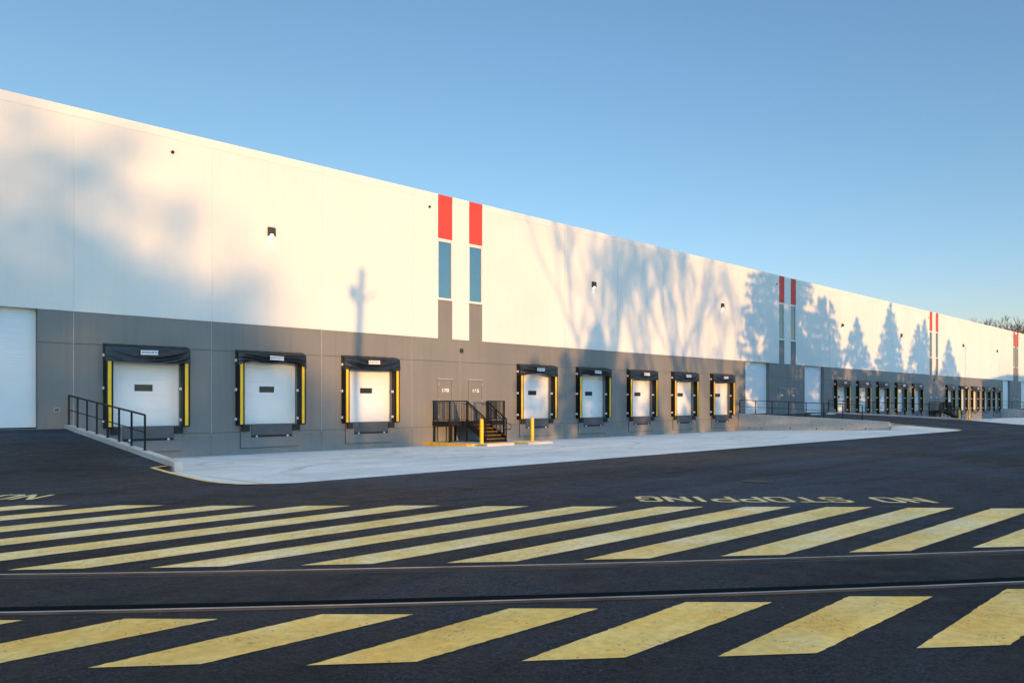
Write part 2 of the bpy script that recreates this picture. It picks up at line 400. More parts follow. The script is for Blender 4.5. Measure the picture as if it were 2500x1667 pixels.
# ------------------------------------------------------------------ ground
def cam2w(a, b, z=0.0):
    """metres right of / ahead of the tripod -> world"""
    return (b*CT + a*ST, -CAMD + b*ST - a*CT, z)
YEDGE = -16.45
TA0, TA1 = -13.0, 45.0
def trk(a): return min(max(a, TA0), TA1)
def rn_(a): a = trk(a); return 7.15 + .12*a + .0055*a*a
def rf_(a): a = trk(a); return 8.68 + .115*a + .0055*a*a
cols_a = [-1500, -400, -120, -60, -30, -20, -16, -14] + [TA0 + .5*i for i in range(int((TA1-TA0)/.5)+1)] + [48, 55, 70, 100, 160, 300, 700, 1500]
P = []
for a in cols_a:
    bend = (CAMD + YEDGE + a*CT)/ST
    n, f = rn_(a), rf_(a)
    dz = -.16 if TA0 < a < TA1 else 0.0
    rows = [(-900, 0), (-200, 0), (-40, 0), (0, 0), (3, 0), (n-.09, 0), (n-.09, dz), (n+.235, dz), (n+.235, 0), ((n+f)/2, 0), (f-.16, 0), (f-.16, dz), (f+.05, dz), (f+.05, 0), (f+1, 0), (1e9, 0)]
    P.append([cam2w(a, min(b, bend), z) for b, z in rows])
yard = MB(); yard.grid(P, mf=lambda i, j: 1 if j in (5, 6, 7, 10, 11, 12) and 8 <= i < len(cols_a)-9 else 0)
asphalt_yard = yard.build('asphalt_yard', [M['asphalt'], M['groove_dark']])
asphalt_yard['kind'] = 'structure'

g = MB()
g.face([(-1500, -900, -1.0), (1900, -900, -1.0), (1900, 1500, -1.0), (-1500, 1500, -1.0)])
M['grass'] = paint('dry_grass', (.07, .075, .035), .9, .35, .3, 8, .4)
struct(g.build('terrain', M['grass']))
g = MB()
g.face([(-200, -400, .006), (400, -400, .006), (400, -41, .006), (-200, -41, .006)])
struct(g.build('grass_verge', M['grass']))

def zap(Y): return -.437*max(0, min(1, (16+Y)/16))
def ramp_left(Y):  return max(0.0, .845 - .0875*abs(Y)) if Y < -.3 else .83
def ramp_mid(Y):
    y = abs(Y)
    return .83-.041*y if y < 11.7 else max(0.0, .35*(1-(y-11.7)/4.4))
def smooth01(t): t = max(0, min(1, t)); return t*t*(3-2*t)
YS = [0, -.3, -1, -2, -3, -4, -5, -6, -7, -8, -9, -9.6, -9.9, -10, -10.3, -11, -11.6, -12, -13, -14, -14.8, -15.4, -15.7, -15.9, -16.1, -16.3, YEDGE]

def lerp_tab(tab, y):
    for (y0, v0), (y1, v1) in zip(tab, tab[1:]):
        if y1 <= y <= y0: return v0 + (v1-v0)*(y0-y)/(y0-y1)
    return tab[-1][1] if y < tab[-1][0] else tab[0][1]
# outline of the apron wings (X of the painted edge at each Y) and of their creases
L_OUT = [(0, 9.0), (-9.9, 9.0), (-10.0, 8.36), (-12, 8.06), (-14.2, 7.82), (-14.8, 7.78), (-15.4, 7.85), (-16, 8.05), (-16.3, 8.6), (YEDGE, 9.1)]
L_CRE = [(0, 9.0), (-10.0, 9.0), (-12.1, 8.82), (-16.0, 8.5), (YEDGE, 9.12)]
R_OUT = [(0, 58.2), (-15.0, 58.2), (-15.7, 58.15), (-16.1, 57.8), (-16.3, 57.3), (YEDGE, 56.4)]
R_CRE = [(0, 58.15), (-11.6, 58.0), (-13.7, 55.1), (-16.0, 53.2), (YEDGE, 53.0)]

def ramp_mesh(x0, x1, zf, name, n=8):
    P = []
    for i in range(n+1):
        t = i/n; row = []
        for Y in YS:
            a = x0(Y); b = x1(Y)
            row.append((a+(b-a)*t, Y, zf(Y)))
        P.append(row)
    m = MB(); m.grid(P)
    for X in (x0(0), x1(0)): pass
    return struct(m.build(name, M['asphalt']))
ramp_mesh(lambda Y: -60, lambda Y: lerp_tab(L_OUT, Y), ramp_left, 'asphalt_ramp')
ramp_mesh(lambda Y: lerp_tab(R_OUT, Y), lambda Y: 132.7 - lerp_tab(R_OUT, Y), ramp_mid, 'asphalt_ramp')
ramp_mesh(lambda Y: lerp_tab(R_OUT, Y)+76.26, lambda Y: 200, ramp_mid, 'asphalt_ramp')

def apron(lo, lc, ro, rc, zl, zr, name):
    P = []
    us = [0, .002, .006, .012, .02, .03, .05] + [.05+.9*i/30 for i in range(1, 31)] + [.96, .97, .978, .985, .99, .995, 1]
    for Y in YS:
        row = []
        a, ac, b, bc = lo(Y), lc(Y), ro(Y), rc(Y)
        Yq = Y if Y != YEDGE else -16.5
        for u in us:
            if u <= .02: X = a + (ac-a)*u/.02
            elif u >= .96: X = bc + (b-bc)*(u-.96)/.04
            else: X = ac + (bc-ac)*(u-.02)/.94
            z = zap(Y)
            if X < ac: z += (zl(Y)-zap(Y))*(ac-X)/max(1e-6, ac-a)
            if X > bc: z += (zr(Y)-zap(Y))*(X-bc)/max(1e-6, b-bc)
            row.append((X, Yq, z+.005))
        P.append(row)
    m = MB(); m.grid(P)
    return struct(m.build(name, M['apron']))
apron(lambda Y: lerp_tab(L_OUT, Y), lambda Y: lerp_tab(L_CRE, Y), lambda Y: lerp_tab(R_OUT, Y), lambda Y: lerp_tab(R_CRE, Y), ramp_left, ramp_mid, 'concrete_apron')
apron(lambda Y: 132.7-lerp_tab(R_OUT, Y), lambda Y: 132.7-lerp_tab(R_CRE, Y), lambda Y: 76.26+lerp_tab(R_OUT, Y), lambda Y: 76.26+lerp_tab(R_CRE, Y), ramp_mid, ramp_mid, 'concrete_apron')

def paint_line(pts, w, name, parent, mat=None, lift=.010):
    m = MB(); L = []; Rr = []
    for k, p in enumerate(pts):
        p = Vector(p); d = Vector(pts[min(k+1, len(pts)-1)]) - Vector(pts[max(k-1, 0)])
        s = Vector((-d.y, d.x, 0)).normalized()*w/2
        L.append(p+s+Vector((0, 0, lift))); Rr.append(p-s+Vector((0, 0, lift)))
    m.grid([L, Rr])
    return m.build(name, mat or M['yellowcurb'], parent)
# yellow edge lines on the concrete
paint_line([(8.9, -9.75, .01), (8.45, -10.0, .004)] + [(lerp_tab(L_OUT, y)+.05, y, .004) for y in (-10.05, -11, -12, -13, -14.2, -14.8, -15.4, -16, -16.28)], .13, 'painted_edge_line', asphalt_yard, M['stripe_pale'])
paint_line([(lerp_tab(L_CRE, y), y, zap(y)+.004) for y in (-12.0, -13, -14, -15, -16)], .05, 'painted_edge_line', asphalt_yard, M['stripe_pale'])
paint_line([(lerp_tab(R_OUT, y)-.12, y, ramp_mid(y)+.004) for y in (-11.7, -12.5, -13.5, -14.5, -15.2, -15.7, -16.1, -16.3)], .26, 'painted_edge_line', asphalt_yard, M['stripe_pale'])
paint_line([(lerp_tab(R_CRE, y), y, zap(y)+.004) for y in (-11.7, -12.5, -13.7, -15, -16)], .06, 'painted_edge_line', asphalt_yard)

# hatched yellow stripes: corners in metres right of / ahead of the tripod
tops = [(-15.0,14.0), (-13.4,13.95), (-11.8,13.92), (-10.15,13.88), (-8.52,13.86), (-6.83,13.86), (-5.2,13.80), (-3.58,13.80), (-2.02,13.83), (-.49,13.74), (1.05,13.70), (2.51,13.67), (4.0,13.66), (5.39,13.64), (6.73,13.53), (8.1,13.45), (9.5,13.37), (10.9,13.28), (12.3,13.18), (13.7,13.07)]
bots = [(-15.0+4.4,8.52), (-13.4+4.45,8.45), (-11.8+4.5,8.42), (-10.15+4.6,8.40), None, None, None, None, None, None, None, None, None, None, None, None, None, None, None, None]
bl = [(-13.3,8.55), (-11.7,8.5), (-10.1,8.44), (-8.5,8.42), (-6.95,8.45), (-5.38,8.48), (-3.91,8.59), (-2.31,8.73), (-.73,8.86), (.81,9.04), (2.42,9.25), (4.01,9.49), (5.66,9.80), (7.3,10.14), (8.9,10.5)]
# stripe k runs from bl[k] up to tops[k+4] (both left corners)
def a0_seed(p): return abs(p[0]*7.3+p[1])
def stripe(p0, p1, w0, w1, mt='stripe'):
    m = MB(); k = 44; L = []; Q = []; jr = random.Random(int(a0_seed(p0)*1000)); J = lambda: jr.gauss(0, .0045)
    (a0, b0), (a1, b1) = p0, p1
    for i in range(k+1):
        t = i/k
        L.append(cam2w(a0+(a1-a0)*t+J(), b0+(b1-b0)*t, .004))
    s0, s1 = .105, -.01
    for i in range(k+1):
        t = i/k
        A0, B0, A1, B1 = a0+w0, b0+w0*s0, a1+w1, b1+w1*s1
        Q.append(cam2w(A0+(A1-A0)*t+J(), B0+(B1-B0)*t, .004))
    m.grid([L, Q])
    m.build('painted_stripe', M[mt], asphalt_yard)
for k, p in enumerate(bl):
    if k+5 < len(tops)+1 and k+4 < len(tops):
        # pairing follows the photograph: bl[5] (-5.38) <-> tops[9] (-.49)
        stripe(p, tops[k+4], .77, .78, 'stripe_pale')
nt = [(-6.35,6.58), (-4.78,6.53), (-3.19,6.57), (-1.6,6.71), (-.02,6.90), (1.55,7.12), (3.1,7.33), (4.73,7.62), (6.3,7.95)]
nb = [(-7.2,5.32), (-5.7,5.31), (-4.28,5.32), (-2.85,5.35), (-1.39,5.40), (.06,5.49), (1.44,5.59), (2.93,5.78), (4.4,6.0)]
for p, q in zip(nb, nt): stripe(p, q, .73, .77)

# stencilled lettering read from the building side
STEN = {   # strokes in a 1 x 1.55 cell, left-to-right as read, y up
 'N': [[(.12,0),(.12,1.55)], [(.12,1.55),(.88,0)], [(.88,0),(.88,1.55)]],
 'O': [[(.42,0),(.25,0),(.12,.2),(.12,1.35),(.25,1.55),(.42,1.55)], [(.58,1.55),(.75,1.55),(.88,1.35),(.88,.2),(.75,0),(.58,0)]],
 'S': [[(.88,1.2),(.85,1.5),(.7,1.55),(.3,1.55),(.12,1.4),(.12,1.0),(.3,.84)], [(.42,.78),(.7,.74),(.88,.6),(.88,.18),(.7,0),(.3,0),(.12,.1),(.12,.35)]],
 'T': [[(.05,1.55),(.95,1.55)], [(.5,1.38),(.5,0)]],
 'P': [[(.12,0),(.12,1.55)], [(.27,1.55),(.72,1.55),(.9,1.4),(.9,.9),(.72,.74),(.27,.74)]],
 'I': [[(.5,0),(.5,1.55)]],
 'G': [[(.88,1.2),(.85,1.45),(.7,1.55),(.5,1.55)], [(.38,1.55),(.25,1.55),(.12,1.35),(.12,.2),(.25,0),(.7,0),(.88,.2),(.88,.7),(.58,.7)]],
}
def lettering(text, a_right, b_far, cw, h, slope, name):
    """text turned round to face the building: first letter at the right"""
    m = MB(); w = .105
    X_ = 0.0
    for i, ch in enumerate(text):
        adv = {'I': .62, ' ': .82}.get(ch, 1.0); x0_ = X_; X_ += adv
        if ch == ' ': continue
        sh = -.19 if ch == 'I' else 0
        for st in STEN[ch]:
            pts = [((x0_+sh)*cw + x*cw*.86, y/1.55*h) for x, y in st]
            for (x0, y0), (x1, y1) in zip(pts, pts[1:]):
                dx, dy = x1-x0, y1-y0; L = math.hypot(dx, dy); ux, uy = dx/L, dy/L
                nx, ny = -uy*w/2, ux*w/2; e = w*.42
                q = [(x0-ux*e+nx, y0-uy*e+ny), (x1+ux*e+nx, y1+uy*e+ny), (x1+ux*e-nx, y1+uy*e-ny), (x0-ux*e-nx, y0-uy*e-ny)]
                z = .004+.0012*(len(m.f) % 3)
                m.face([cam2w(a_right-X, b_far - Y_ - slope*(a_right-X-a_right), z) for X, Y_ in q])
    return m.build(name, M['letter'], asphalt_yard)
# baseline lies on the far side
lettering('NO STOPPING', 7.62, 14.93, .515, .70, .035, 'painted_lettering')
lettering('NO STOPPING', -8.86, 15.42, .515, .72, .0, 'painted_lettering')

# railway track set in the asphalt
track = thing('railway_track', cam2w(0, 8, 0), 'pair of steel rails set flush in the asphalt between the two rows of yellow stripes', 'railway track')
def sweep(prof, fn, name, mats, mid):
    ox, oy, oz = cam2w(0, 8, 0)
    P = []
    A = [TA0+.02 + (TA1-TA0-.04)*i/230 for i in range(231)]
    for a in A:
        e = .01; d = (fn(a+e)-fn(a-e))/(2*e); L = math.hypot(1, d); na, nb_ = -d/L, 1/L
        row = []
        for v, z in prof:
            x, y, zz = cam2w(a+na*v, fn(a)+nb_*v, z); row.append((x-ox, y-oy, zz-oz))
        P.append(row)
    m = MB(); m.grid(P, mf=lambda i, j: mid[j])
    return m.build(name, mats, track)
sweep([(-.083,-.12), (-.083,-.012), (-.05,-.012), (-.044,-.02), (-.042,.004), (-.034,.012), (-.020,.0135), (.018,.0135), (.036,.010), (.042,.002), (.043,-.03), (.02,-.04), (.02,-.12)], rn_, 'rail', [M['rail'], M['railside']], [1,1,1,1,1,1,0,1,1,1,1,1])
sweep([(-.042,-.12), (-.042,.002), (-.034,.012), (-.020,.0135), (.020,.0135), (.032,.010), (.038,.002), (.039,-.012), (.048,-.012), (.048,-.12)], rf_, 'rail', [M['rail'], M['railside']], [1,1,1,0,1,1,1,1,1])
sweep([(-.15,-.12), (-.15,-.004), (-.085,-.004), (-.085,-.12)], rf_, 'guard_strip', [M['railside']], [0,0,0])

# tarred seam in the far yard
paint_line([cam2w(a_, b_, 0) for a_, b_ in ((10.2, 20.2), (12.4, 20.8), (14.8, 22.6), (17.5, 24.6), (20.5, 27.5), (24, 31))], .07, 'tar_seam', asphalt_yard, M['pit'], .003)

# ------------------------------------------------------------------ warehouse
WZ0, ZG, ZR, ZW0, ZT = -1.5, 5.18, 10.39, 7.28, 12.76      # base, grey/white line, red bottom, window sill, top
BX0, BX1, BDEP = -40.0, 153.0, 70.0
wh = thing('warehouse', (66, 0, 0), 'long white and grey concrete warehouse with red accent panels and a row of loading docks', 'warehouse')
OX = 66.0
SH = [10.34, 15.62, 20.88, 32.67, 37.91, 43.14, 48.38, 53.62, 75.98, 81.22, 86.48, 91.75, 97.0, 108.93, 114.2, 119.5, 124.75, 129.98]   # left edge of each shelter
DRIVE = [(4.2, 8.15), (59.02, 63.05), (69.72, 73.7), (135.25, 139.2), (145.8, 149.8)]
PERS = [(26.80, 27.76, '170'), (28.96, 29.94, '165'), (64.78, 65.72, '160'), (66.92, 67.92, '155'), (103.05, 104.0, '150'), (105.2, 106.2, '145'), (141.0, 141.95, '140'), (143.1, 144.05, '135')]
WIN = [(26.78, 27.77), (28.97, 29.95), (64.76, 65.74), (66.92, 67.95), (103.03, 104.0), (105.25, 106.2), (140.95, 141.95), (143.1, 144.05)]
JV = [9.32, 14.58, 19.83, 25.1, 36.83, 42.1, 47.38, 57.81, 74.95, 85.45, 90.83, 96.1, 113.05, 118.32, 123.66, 128.95, 134.6]
JG = [28.36, 66.34, 104.6]                 # joints that only show in the grey band
JH = [3.98, .53]
JW = .03
RECESS = .29
opens = [(l+.24, l+2.97, .86, 3.92) for l in SH] + [(a, b, .85 if a < 10 else .83, ZG) for a, b in DRIVE]
xs = {BX0, BX1}; zs = {WZ0, .53-JW/2, .53+JW/2, .83, .85, .86, 3.92, 3.98-JW/2, 3.98+JW/2, ZG, ZW0, ZR, ZT-.34}
for a, b, c, d in opens: xs |= {a, b}
for a, b in WIN: xs |= {a, b}
for j in JV+JG: xs |= {j-JW/2, j+JW/2}
xs = sorted(xs); zs = sorted(zs)
def inwin(x): return any(a < x < b for a, b in WIN)
def cell(x, z):
    """(depth, material) of the wall face at a point; None = hole"""
    for a, b, c, d in opens:
        if a < x < b and c < z < d: return None
    w = inwin(x)
    if w and ZW0 < z < ZR: return None
    grey = z < ZG or (w and z < ZW0) or (140.8 < x < 144.1 and z < 99)
    if any(abs(x-j) < JW/2 for j in JV) or (z < ZG and any(abs(x-j) < JW/2 for j in JG)):
        return (.014, 3) if (grey and z > .5) else (.012 if grey else -.006, 0 if not grey else 1)
    if z < ZG and any(abs(z-j) < JW/2 for j in JH): return (.014, 4)
    if w and z > ZR: return (0.0, 2)
    return (0.0, 1) if grey else (-.022, 0)
wall = MB()
cx = [(a+b)/2 for a, b in zip(xs, xs[1:])]; cz = [(a+b)/2 for a, b in zip(zs, zs[1:])]
C = [[cell(x, z) for z in cz] for x in cx]
for i in range(len(cx)):
    for j in range(len(cz)):
        c = C[i][j]; x0, x1, z0, z1 = xs[i]-OX, xs[i+1]-OX, zs[j], zs[j+1]
        if c: wall.face([(x0, c[0], z0), (x1, c[0], z0), (x1, c[0], z1), (x0, c[0], z1)], c[1])
        for di, dj in ((1, 0), (0, 1)):
            if i+di >= len(cx) or j+dj >= len(cz): continue
            d = C[i+di][j+dj]
            if c is None and d is None: continue
            yc = c[0] if c else RECESS+.04; yd = d[0] if d else RECESS+.04
            if abs(yc-yd) < 1e-6: continue
            m = (c if (c and (not d or yc < yd)) else d)[1]
            if m in (3, 4): m = 1
            y0, y1 = min(yc, yd), max(yc, yd)
            if di: wall.face([(x1, y0, z0), (x1, y1, z0), (x1, y1, z1), (x1, y0, z1)], m)
            else: wall.face([(x0, y0, z1), (x0, y1, z1), (x1, y1, z1), (x1, y0, z1)], m)
# the other three sides of the building
zt = ZT-.34
wall.face([(BX0-OX, 0, WZ0), (BX0-OX, BDEP, WZ0), (BX0-OX, BDEP, zt), (BX0-OX, 0, zt)], 0)
wall.face([(BX1-OX, 0, WZ0), (BX1-OX, BDEP, WZ0), (BX1-OX, BDEP, zt), (BX1-OX, 0, zt)], 0)
wall.face([(BX0-OX, BDEP, WZ0), (BX1-OX, BDEP, WZ0), (BX1-OX, BDEP, zt), (BX0-OX, BDEP, zt)], 0)
wall.build('wall', [M['white'], M['grey'], M['red'], M['sealant'], M['groove']], wh)
m = MB(); m.box(BX0-OX+.3, BX1-OX-.3, .4, BDEP-.3, 11.6, 11.8); m.build('roof', M['roof'], wh)
m = MB()
ex = [BX0]
for a, b in WIN: ex += [a, b]
ex.append(BX1)
for k in range(len(ex)-1):
    red = k % 2 == 1
    m.box(ex[k]-OX, ex[k+1]-OX, (-.012 if red else -.034), .28, zt, ZT, 1 if red else 0)
m.box(BX0-OX, BX0-OX+.3, .281, BDEP, zt, ZT, 0); m.box(BX1-OX-.3, BX1-OX, .281, BDEP, zt, ZT, 0)
m.build('coping', [M['cap'], M['red']], wh)

# windows
w0, w1 = WIN[0]
def make_window(w, x, parent):
    m = MB(); h0, h1 = ZW0, ZR; t = .05
    m.box(0, t, .0, .09, h0, h1); m.box(w-t, w, .0, .09, h0, h1)
    m.box(t, w-t, .0, .09, h1-.09, h1); m.box(t, w-t, .0, .09, h0, h0+.05)
    f = m.build('window', M['frame'], parent, (x-OX, 0, 0))
    m = MB(); m.box(t, w-t, .055, .07, h0+.05, h1-.09); m.build('pane', M['glass'], f)
    m = MB(); m.box(-.03, w+.05, -.07, -.001, h0-.07, h0); m.build('sill', M['frame'], f)
    m = MB(); m.box(-.002, w+.002, -.035, -.001, h1-.01, h1+.06); m.build('head_trim', M['frame'], f)
for a, b in WIN: make_window(b-a, a, wh)

# loading doors with their levellers
def make_dock_door():
    m = MB()
    zz = .86
    for k in range(5):
        m.box(.0, 2.75, RECESS, RECESS+.05, zz+.004, zz+.60); m.box(.0, 2.75, RECESS+.006, RECESS+.045, zz+.60, zz+.612 if k < 4 else zz+.604); zz += .612
    d = m.build('dock_door', M['door'], wh, (SH[0]+.23-OX, 0, 0))
    m = MB(); m.box(1.04, 1.69, RECESS-.012, RECESS-.001, 2.27, 2.49); m.build('vision_panel', M['vision'], d)
    m = MB()
    for q in ((1.02, 1.71, 2.25, 2.275), (1.02, 1.71, 2.485, 2.51), (1.02, 1.045, 2.274, 2.486), (1.685, 1.71, 2.274, 2.486)): m.box(q[0], q[1], RECESS-.02, RECESS-.001, q[2], q[3])
    m.build('vision_frame', M['rubber'], d)
    m = MB(); m.box(2.69, 2.74, RECESS-.04, RECESS-.001, .87, 3.9); m.build('door_track', M['door'], d)
    return d
dd = make_dock_door()
def make_leveler():
    m = MB()   # projecting concrete surround, notched for the plate
    m.box(.23, .69, -.05, -.001, .292, .84); m.box(2.66, 2.98, -.05, -.001, .292, .84); m.box(.23, 2.98, -.05, -.001, -.14, .288)
    m.box(.205, .229, -.045, -.001, -.165, .84, 1); m.box(.205, 2.98, -.045, -.001, -.165, -.141, 1); m.box(.69, .70, -.052, -.013, .29, .84, 1); m.box(2.65, 2.66, -.052, -.013, .29, .84, 1)
    s = m.build('dock_leveler', [M['grey'], M['groove']], wh, (SH[0]-OX, 0, 0))
    m = MB(); m.box(.695, 2.655, -.012, -.002, .29, .85); m.build('pit_shade_panel', M['pit'], s)  # black panel on the wall face, painted shade in place of a recess
    m = MB(); m.box(.70, 2.65, -.085, -.03, .385, .845); m.box(.70, 2.65, -.06, .25, .846, .862); m.build('lip_plate', M['plate'], s)
    m = MB()
    m.box(.92, .99, -.07, -.013, .30, .37)
    k_ = m.build('lip_keeper', M['bracket'], s); inst(k_, s, (1.48, 0, 0))
    m = MB(); m.box(.25, .58, -.16, -.052, .555, .84)
    for k in range(4): m.box(.27+.075*k, .325+.075*k, -.168, -.161, .56, .835)
    b = m.build('dock_bumper', M['rubber'], s)
    inst(b, s, (2.41, 0, 0))
    return s
lv = make_leveler()
for l in SH[1:]:
    inst(dd, wh, (l+.23-OX, 0, 0)); inst(lv, wh, (l-OX, 0, 0))

# drive-in doors: ribbed roller panels
m = MB(); zz = .86; W = 3.95
while zz < ZG:
    h = min(.55, ZG-zz+.02)
    k = 5
    for i in range(k):
        a = zz + h*i/k
        m.box(-.04, W+.16, RECESS+(0 if i % 2 else .0035), RECESS+.05, a+.003, a+h/k)
    m.box(-.04, W+.16, RECESS+.012, RECESS+.05, zz, zz+.003); zz += h
dr = m.build('drive_in_door', M['door_blue'], wh, (DRIVE[0][0]-OX, 0, 0))
m = MB(); m.box(-.02, W+.1, RECESS-.03, RECESS-.001, .835, .9); m.build('bottom_seal', M['rubber'], dr)
for a, b in DRIVE[1:]: inst(dr, wh, (a-OX, 0, 0))

# personnel doors
def make_pdoor(x0, x1, num, hinge_left):
    w = x1-x0; z0, z1 = .83, 3.03; t = .05
    m = MB(); m.box(t, w-t, -.012, .0-.001, z0+.01, z1-.05)
    d = m.build('personnel_door', M['grey'], wh, (x0-OX, 0, 0))
    m = MB(); m.box(-.02, t-.004, -.03, -.001, z0, z1); m.box(w-t+.004, w+.02, -.03, -.001, z0, z1); m.box(t-.0041, w-t+.0041, -.029, -.001, z1-.046, z1)
    m.build('door_frame', M['grey'], d)
    m = MB(); m.hexa([(-.05,-.07,z1+.001),(w+.05,-.07,z1+.001),(w+.05,-.001,z1+.012),(-.05,-.001,z1+.012),(-.05,-.07,z1+.012),(w+.05,-.07,z1+.012),(w+.05,-.001,z1+.05),(-.05,-.001,z1+.05)])
    m.build('drip_cap', M['sealant'], d)
    hx = .13 if not hinge_left else w-.13
    m = MB(); m.tube([(hx, -.012, 1.83), (hx, -.07, 1.83), (hx+(.11 if not hinge_left else -.11), -.075, 1.83)], .013, 8); m.tube([(hx, -.012, 1.83), (hx, -.022, 1.83)], .035, 10)
    m.build('handle', M['steel'], d)
    m = MB(); hg = .02 if hinge_left else w-.03
    m.box(hg-.012, hg+.022, -.045, -.031, 1.0, 1.13)
    h_ = m.build('hinge', M['sealant'], d); inst(h_, d, (0, 0, .85)); inst(h_, d, (0, 0, 1.72))
    text_obj('door_number', num, .25, M['numwhite'], d, (w/2, -.017, 2.44), offset=.006, sx=1.3, spacing=1.08)
    m = MB(); m.box(t, w-t, -.10, -.001, z0-.04, z0+.005); m.build('threshold', M['curbconc'], d)
for i, (a, b, num) in enumerate(PERS): make_pdoor(a, b, num, i % 2 == 0)

# overflow outlets below the coping, boxes and bolt heads
m = MB(); m.tube([(0, -.06, 0), (0, .01, 0)], .065, 14)
ov = m.build('overflow_outlet', M['hole'], wh, (12.95-OX, -.022, 11.88))
from_px = [26.2, 64.3, 102.6, 140.3, 144.6]
for x in from_px: inst(ov, wh, (x-OX, -.022, 11.98))
m = MB(); m.box(0, .20, -.06, -.001, 0, .15, 0); m.box(.02, .18, -.066, -.061, .02, .13, 1)
m.build('outlet_box', [M['sealant'], M['plate']], wh, (8.65-OX, 0, 1.45))
m = MB()
for l in SH:
    for dx in (-1.75, -1.05, -.45, 3.35, 3.65, 4.15): m.tube([(l+dx-OX, -.012, .36), (l+dx-OX, 0, .36)], .022, 8)
m.build('anchor_cap', M['groove'], wh)

# ------------------------------------------------------------------ dock shelters
def curtain(kind, seed, W=3.22):
    rng = random.Random(seed); nx, nz = 60, 22; P = []
    def bottom(u):
        e = abs(2*u-1)
        if kind == 'bunched': return 3.53 + .10*e**3*-1.6 + .03*math.sin(u*9+1) + (.05 if u < .3 else 0)*math.sin(u*10)
        if kind == 'peak': return 3.35 + .20*max(0, 1-abs(u-.45)/.45)**1.1
        if kind == 'rolled': return 3.66 - .04*e**4 + .012*math.sin(u*14)
        return 3.375 - .035*(1-e**2) + .006*math.sin(u*7+seed)
    for i in range(nx+1):
        u = i/nx; e = 1-abs(2*u-1); row = []
        for j in range(nz+1):
            v = j/nz; zb = bottom(u); z = 3.935 + (zb-3.935)*v
            sag = 4*u*(1-u)
            # swags hung from the two upper corners
            q = v*2.1 - sag*1.15
            f = math.cos(q*2*math.pi)*.5+.5
            amp = .13*min(1, v*3)*min(1, e*5)*(.55+.45*math.sin(3+seed+u*5))
            if kind in ('bunched', 'rolled'): amp = .11*min(1, e*6)*min(1, v*3); f = math.cos((v*3.1-sag*.8+.3*math.sin(u*8+seed))*2*math.pi)*.5+.5
            if kind == 'peak': f = math.cos((v*2.2 - abs(u-.45)*-2.2 - .4)*2*math.pi)*.5+.5
            wr = .012*math.sin(u*46+seed+v*7)*min(1, v*2)*e + .010*math.sin(u*23-v*14+seed*2)*v
            y = -.305 - .035*v - amp*f - wr*.8
            row.append((-W/2+W*u, y, z))
        P.append(row)
    m = MB(); m.grid(P)
    # hood: sloped top and closed ends
    N = 8
    top = [[(-W/2+W*i/30, -.29*(k/N), 4.055-.115*(k/N) + .006*math.sin(i*1.3+seed)) for i in range(31)] for k in range(N+1)]
    top[-1] = [(-W/2+W*i/30, -.305, 3.935) for i in range(31)]
    m.grid(top)
    for s in (-1, 1):
        x = s*W/2
        edge = [(x, -.305-.035*j/6, 3.935+(bottom(0 if s < 0 else 1)-3.935)*j/6) for j in range(7)]
        back = [(x, -.004, 4.05+(3.40-4.05)*j/6) for j in range(7)]
        m.grid([edge, back])
    return m
def make_shelter(kind, seed):
    r = thing('dock_shelter', (0, 0, .83), None, 'dock shelter', 'dock shelters along the warehouse wall')
    o = -.83
    def pad(s):
        m = MB(); x0, x1 = (-1.605, -1.325) if s < 0 else (1.325, 1.605)
        m.box(x0, x1, -.30, -.003, .82+o, 3.93+o)
        p = m.build('side_pad', M['black'], r, bevel=.012)
        m = MB(); c = (x0+x1)/2; m.box(c-.065+(.0), c+.065, -.306, -.3005, .87+o, 3.5+o); m.build('yellow_stripe', M['yellow'], p)
        xo = x0-.012 if s < 0 else x0-.012
        for z in ((3.60, 2.35, 1.10) if s < 0 else (2.35, 1.10)):
            m = MB(); m.box(xo-.035, xo+.006, -.16, -.02, z-.055+o, z+.055+o); m.box(xo-.035, xo-.030, -.168, -.161, z-.03+o, z+.03+o)
            m.build('bracket', M['bracket'], p)
    pad(-1); pad(1)
    cm = curtain(kind, seed); cm.v = [(x, y, z+o) for x, y, z in cm.v]
    c = cm.build('head_curtain', M['curtain'], r, smooth=True, weld=True)
    zs_ = 3.79 if kind == 'rolled' else 3.74
    ts = random.Random(seed).uniform(-.03, .03)
    m = MB(); m.box(-.33, .33, -.482, -.477, zs_-.085+o, zs_+.085+o); s = m.build('sign', M['sign'], c)
    text_obj('sign_lettering', 'LENWORTH', .125, M['ink'], s, (0, -.4835, zs_+o), offset=.003, sx=1.0, extrude=.001)
    s.rotation_euler.y = ts
    return r
PROTO = {}
KIND = ['swag', 'bunched', 'swag', 'peak', 'bunched', 'swag', 'swag', 'swag', 'swag', 'swag', 'swag', 'swag', 'swag', 'swag', 'rolled', 'swag', 'swag', 'swag']
SEED = [1, 2, 3, 4, 5, 6, 7, 8, 1, 6, 3, 7, 8, 1, 9, 3, 6, 7]
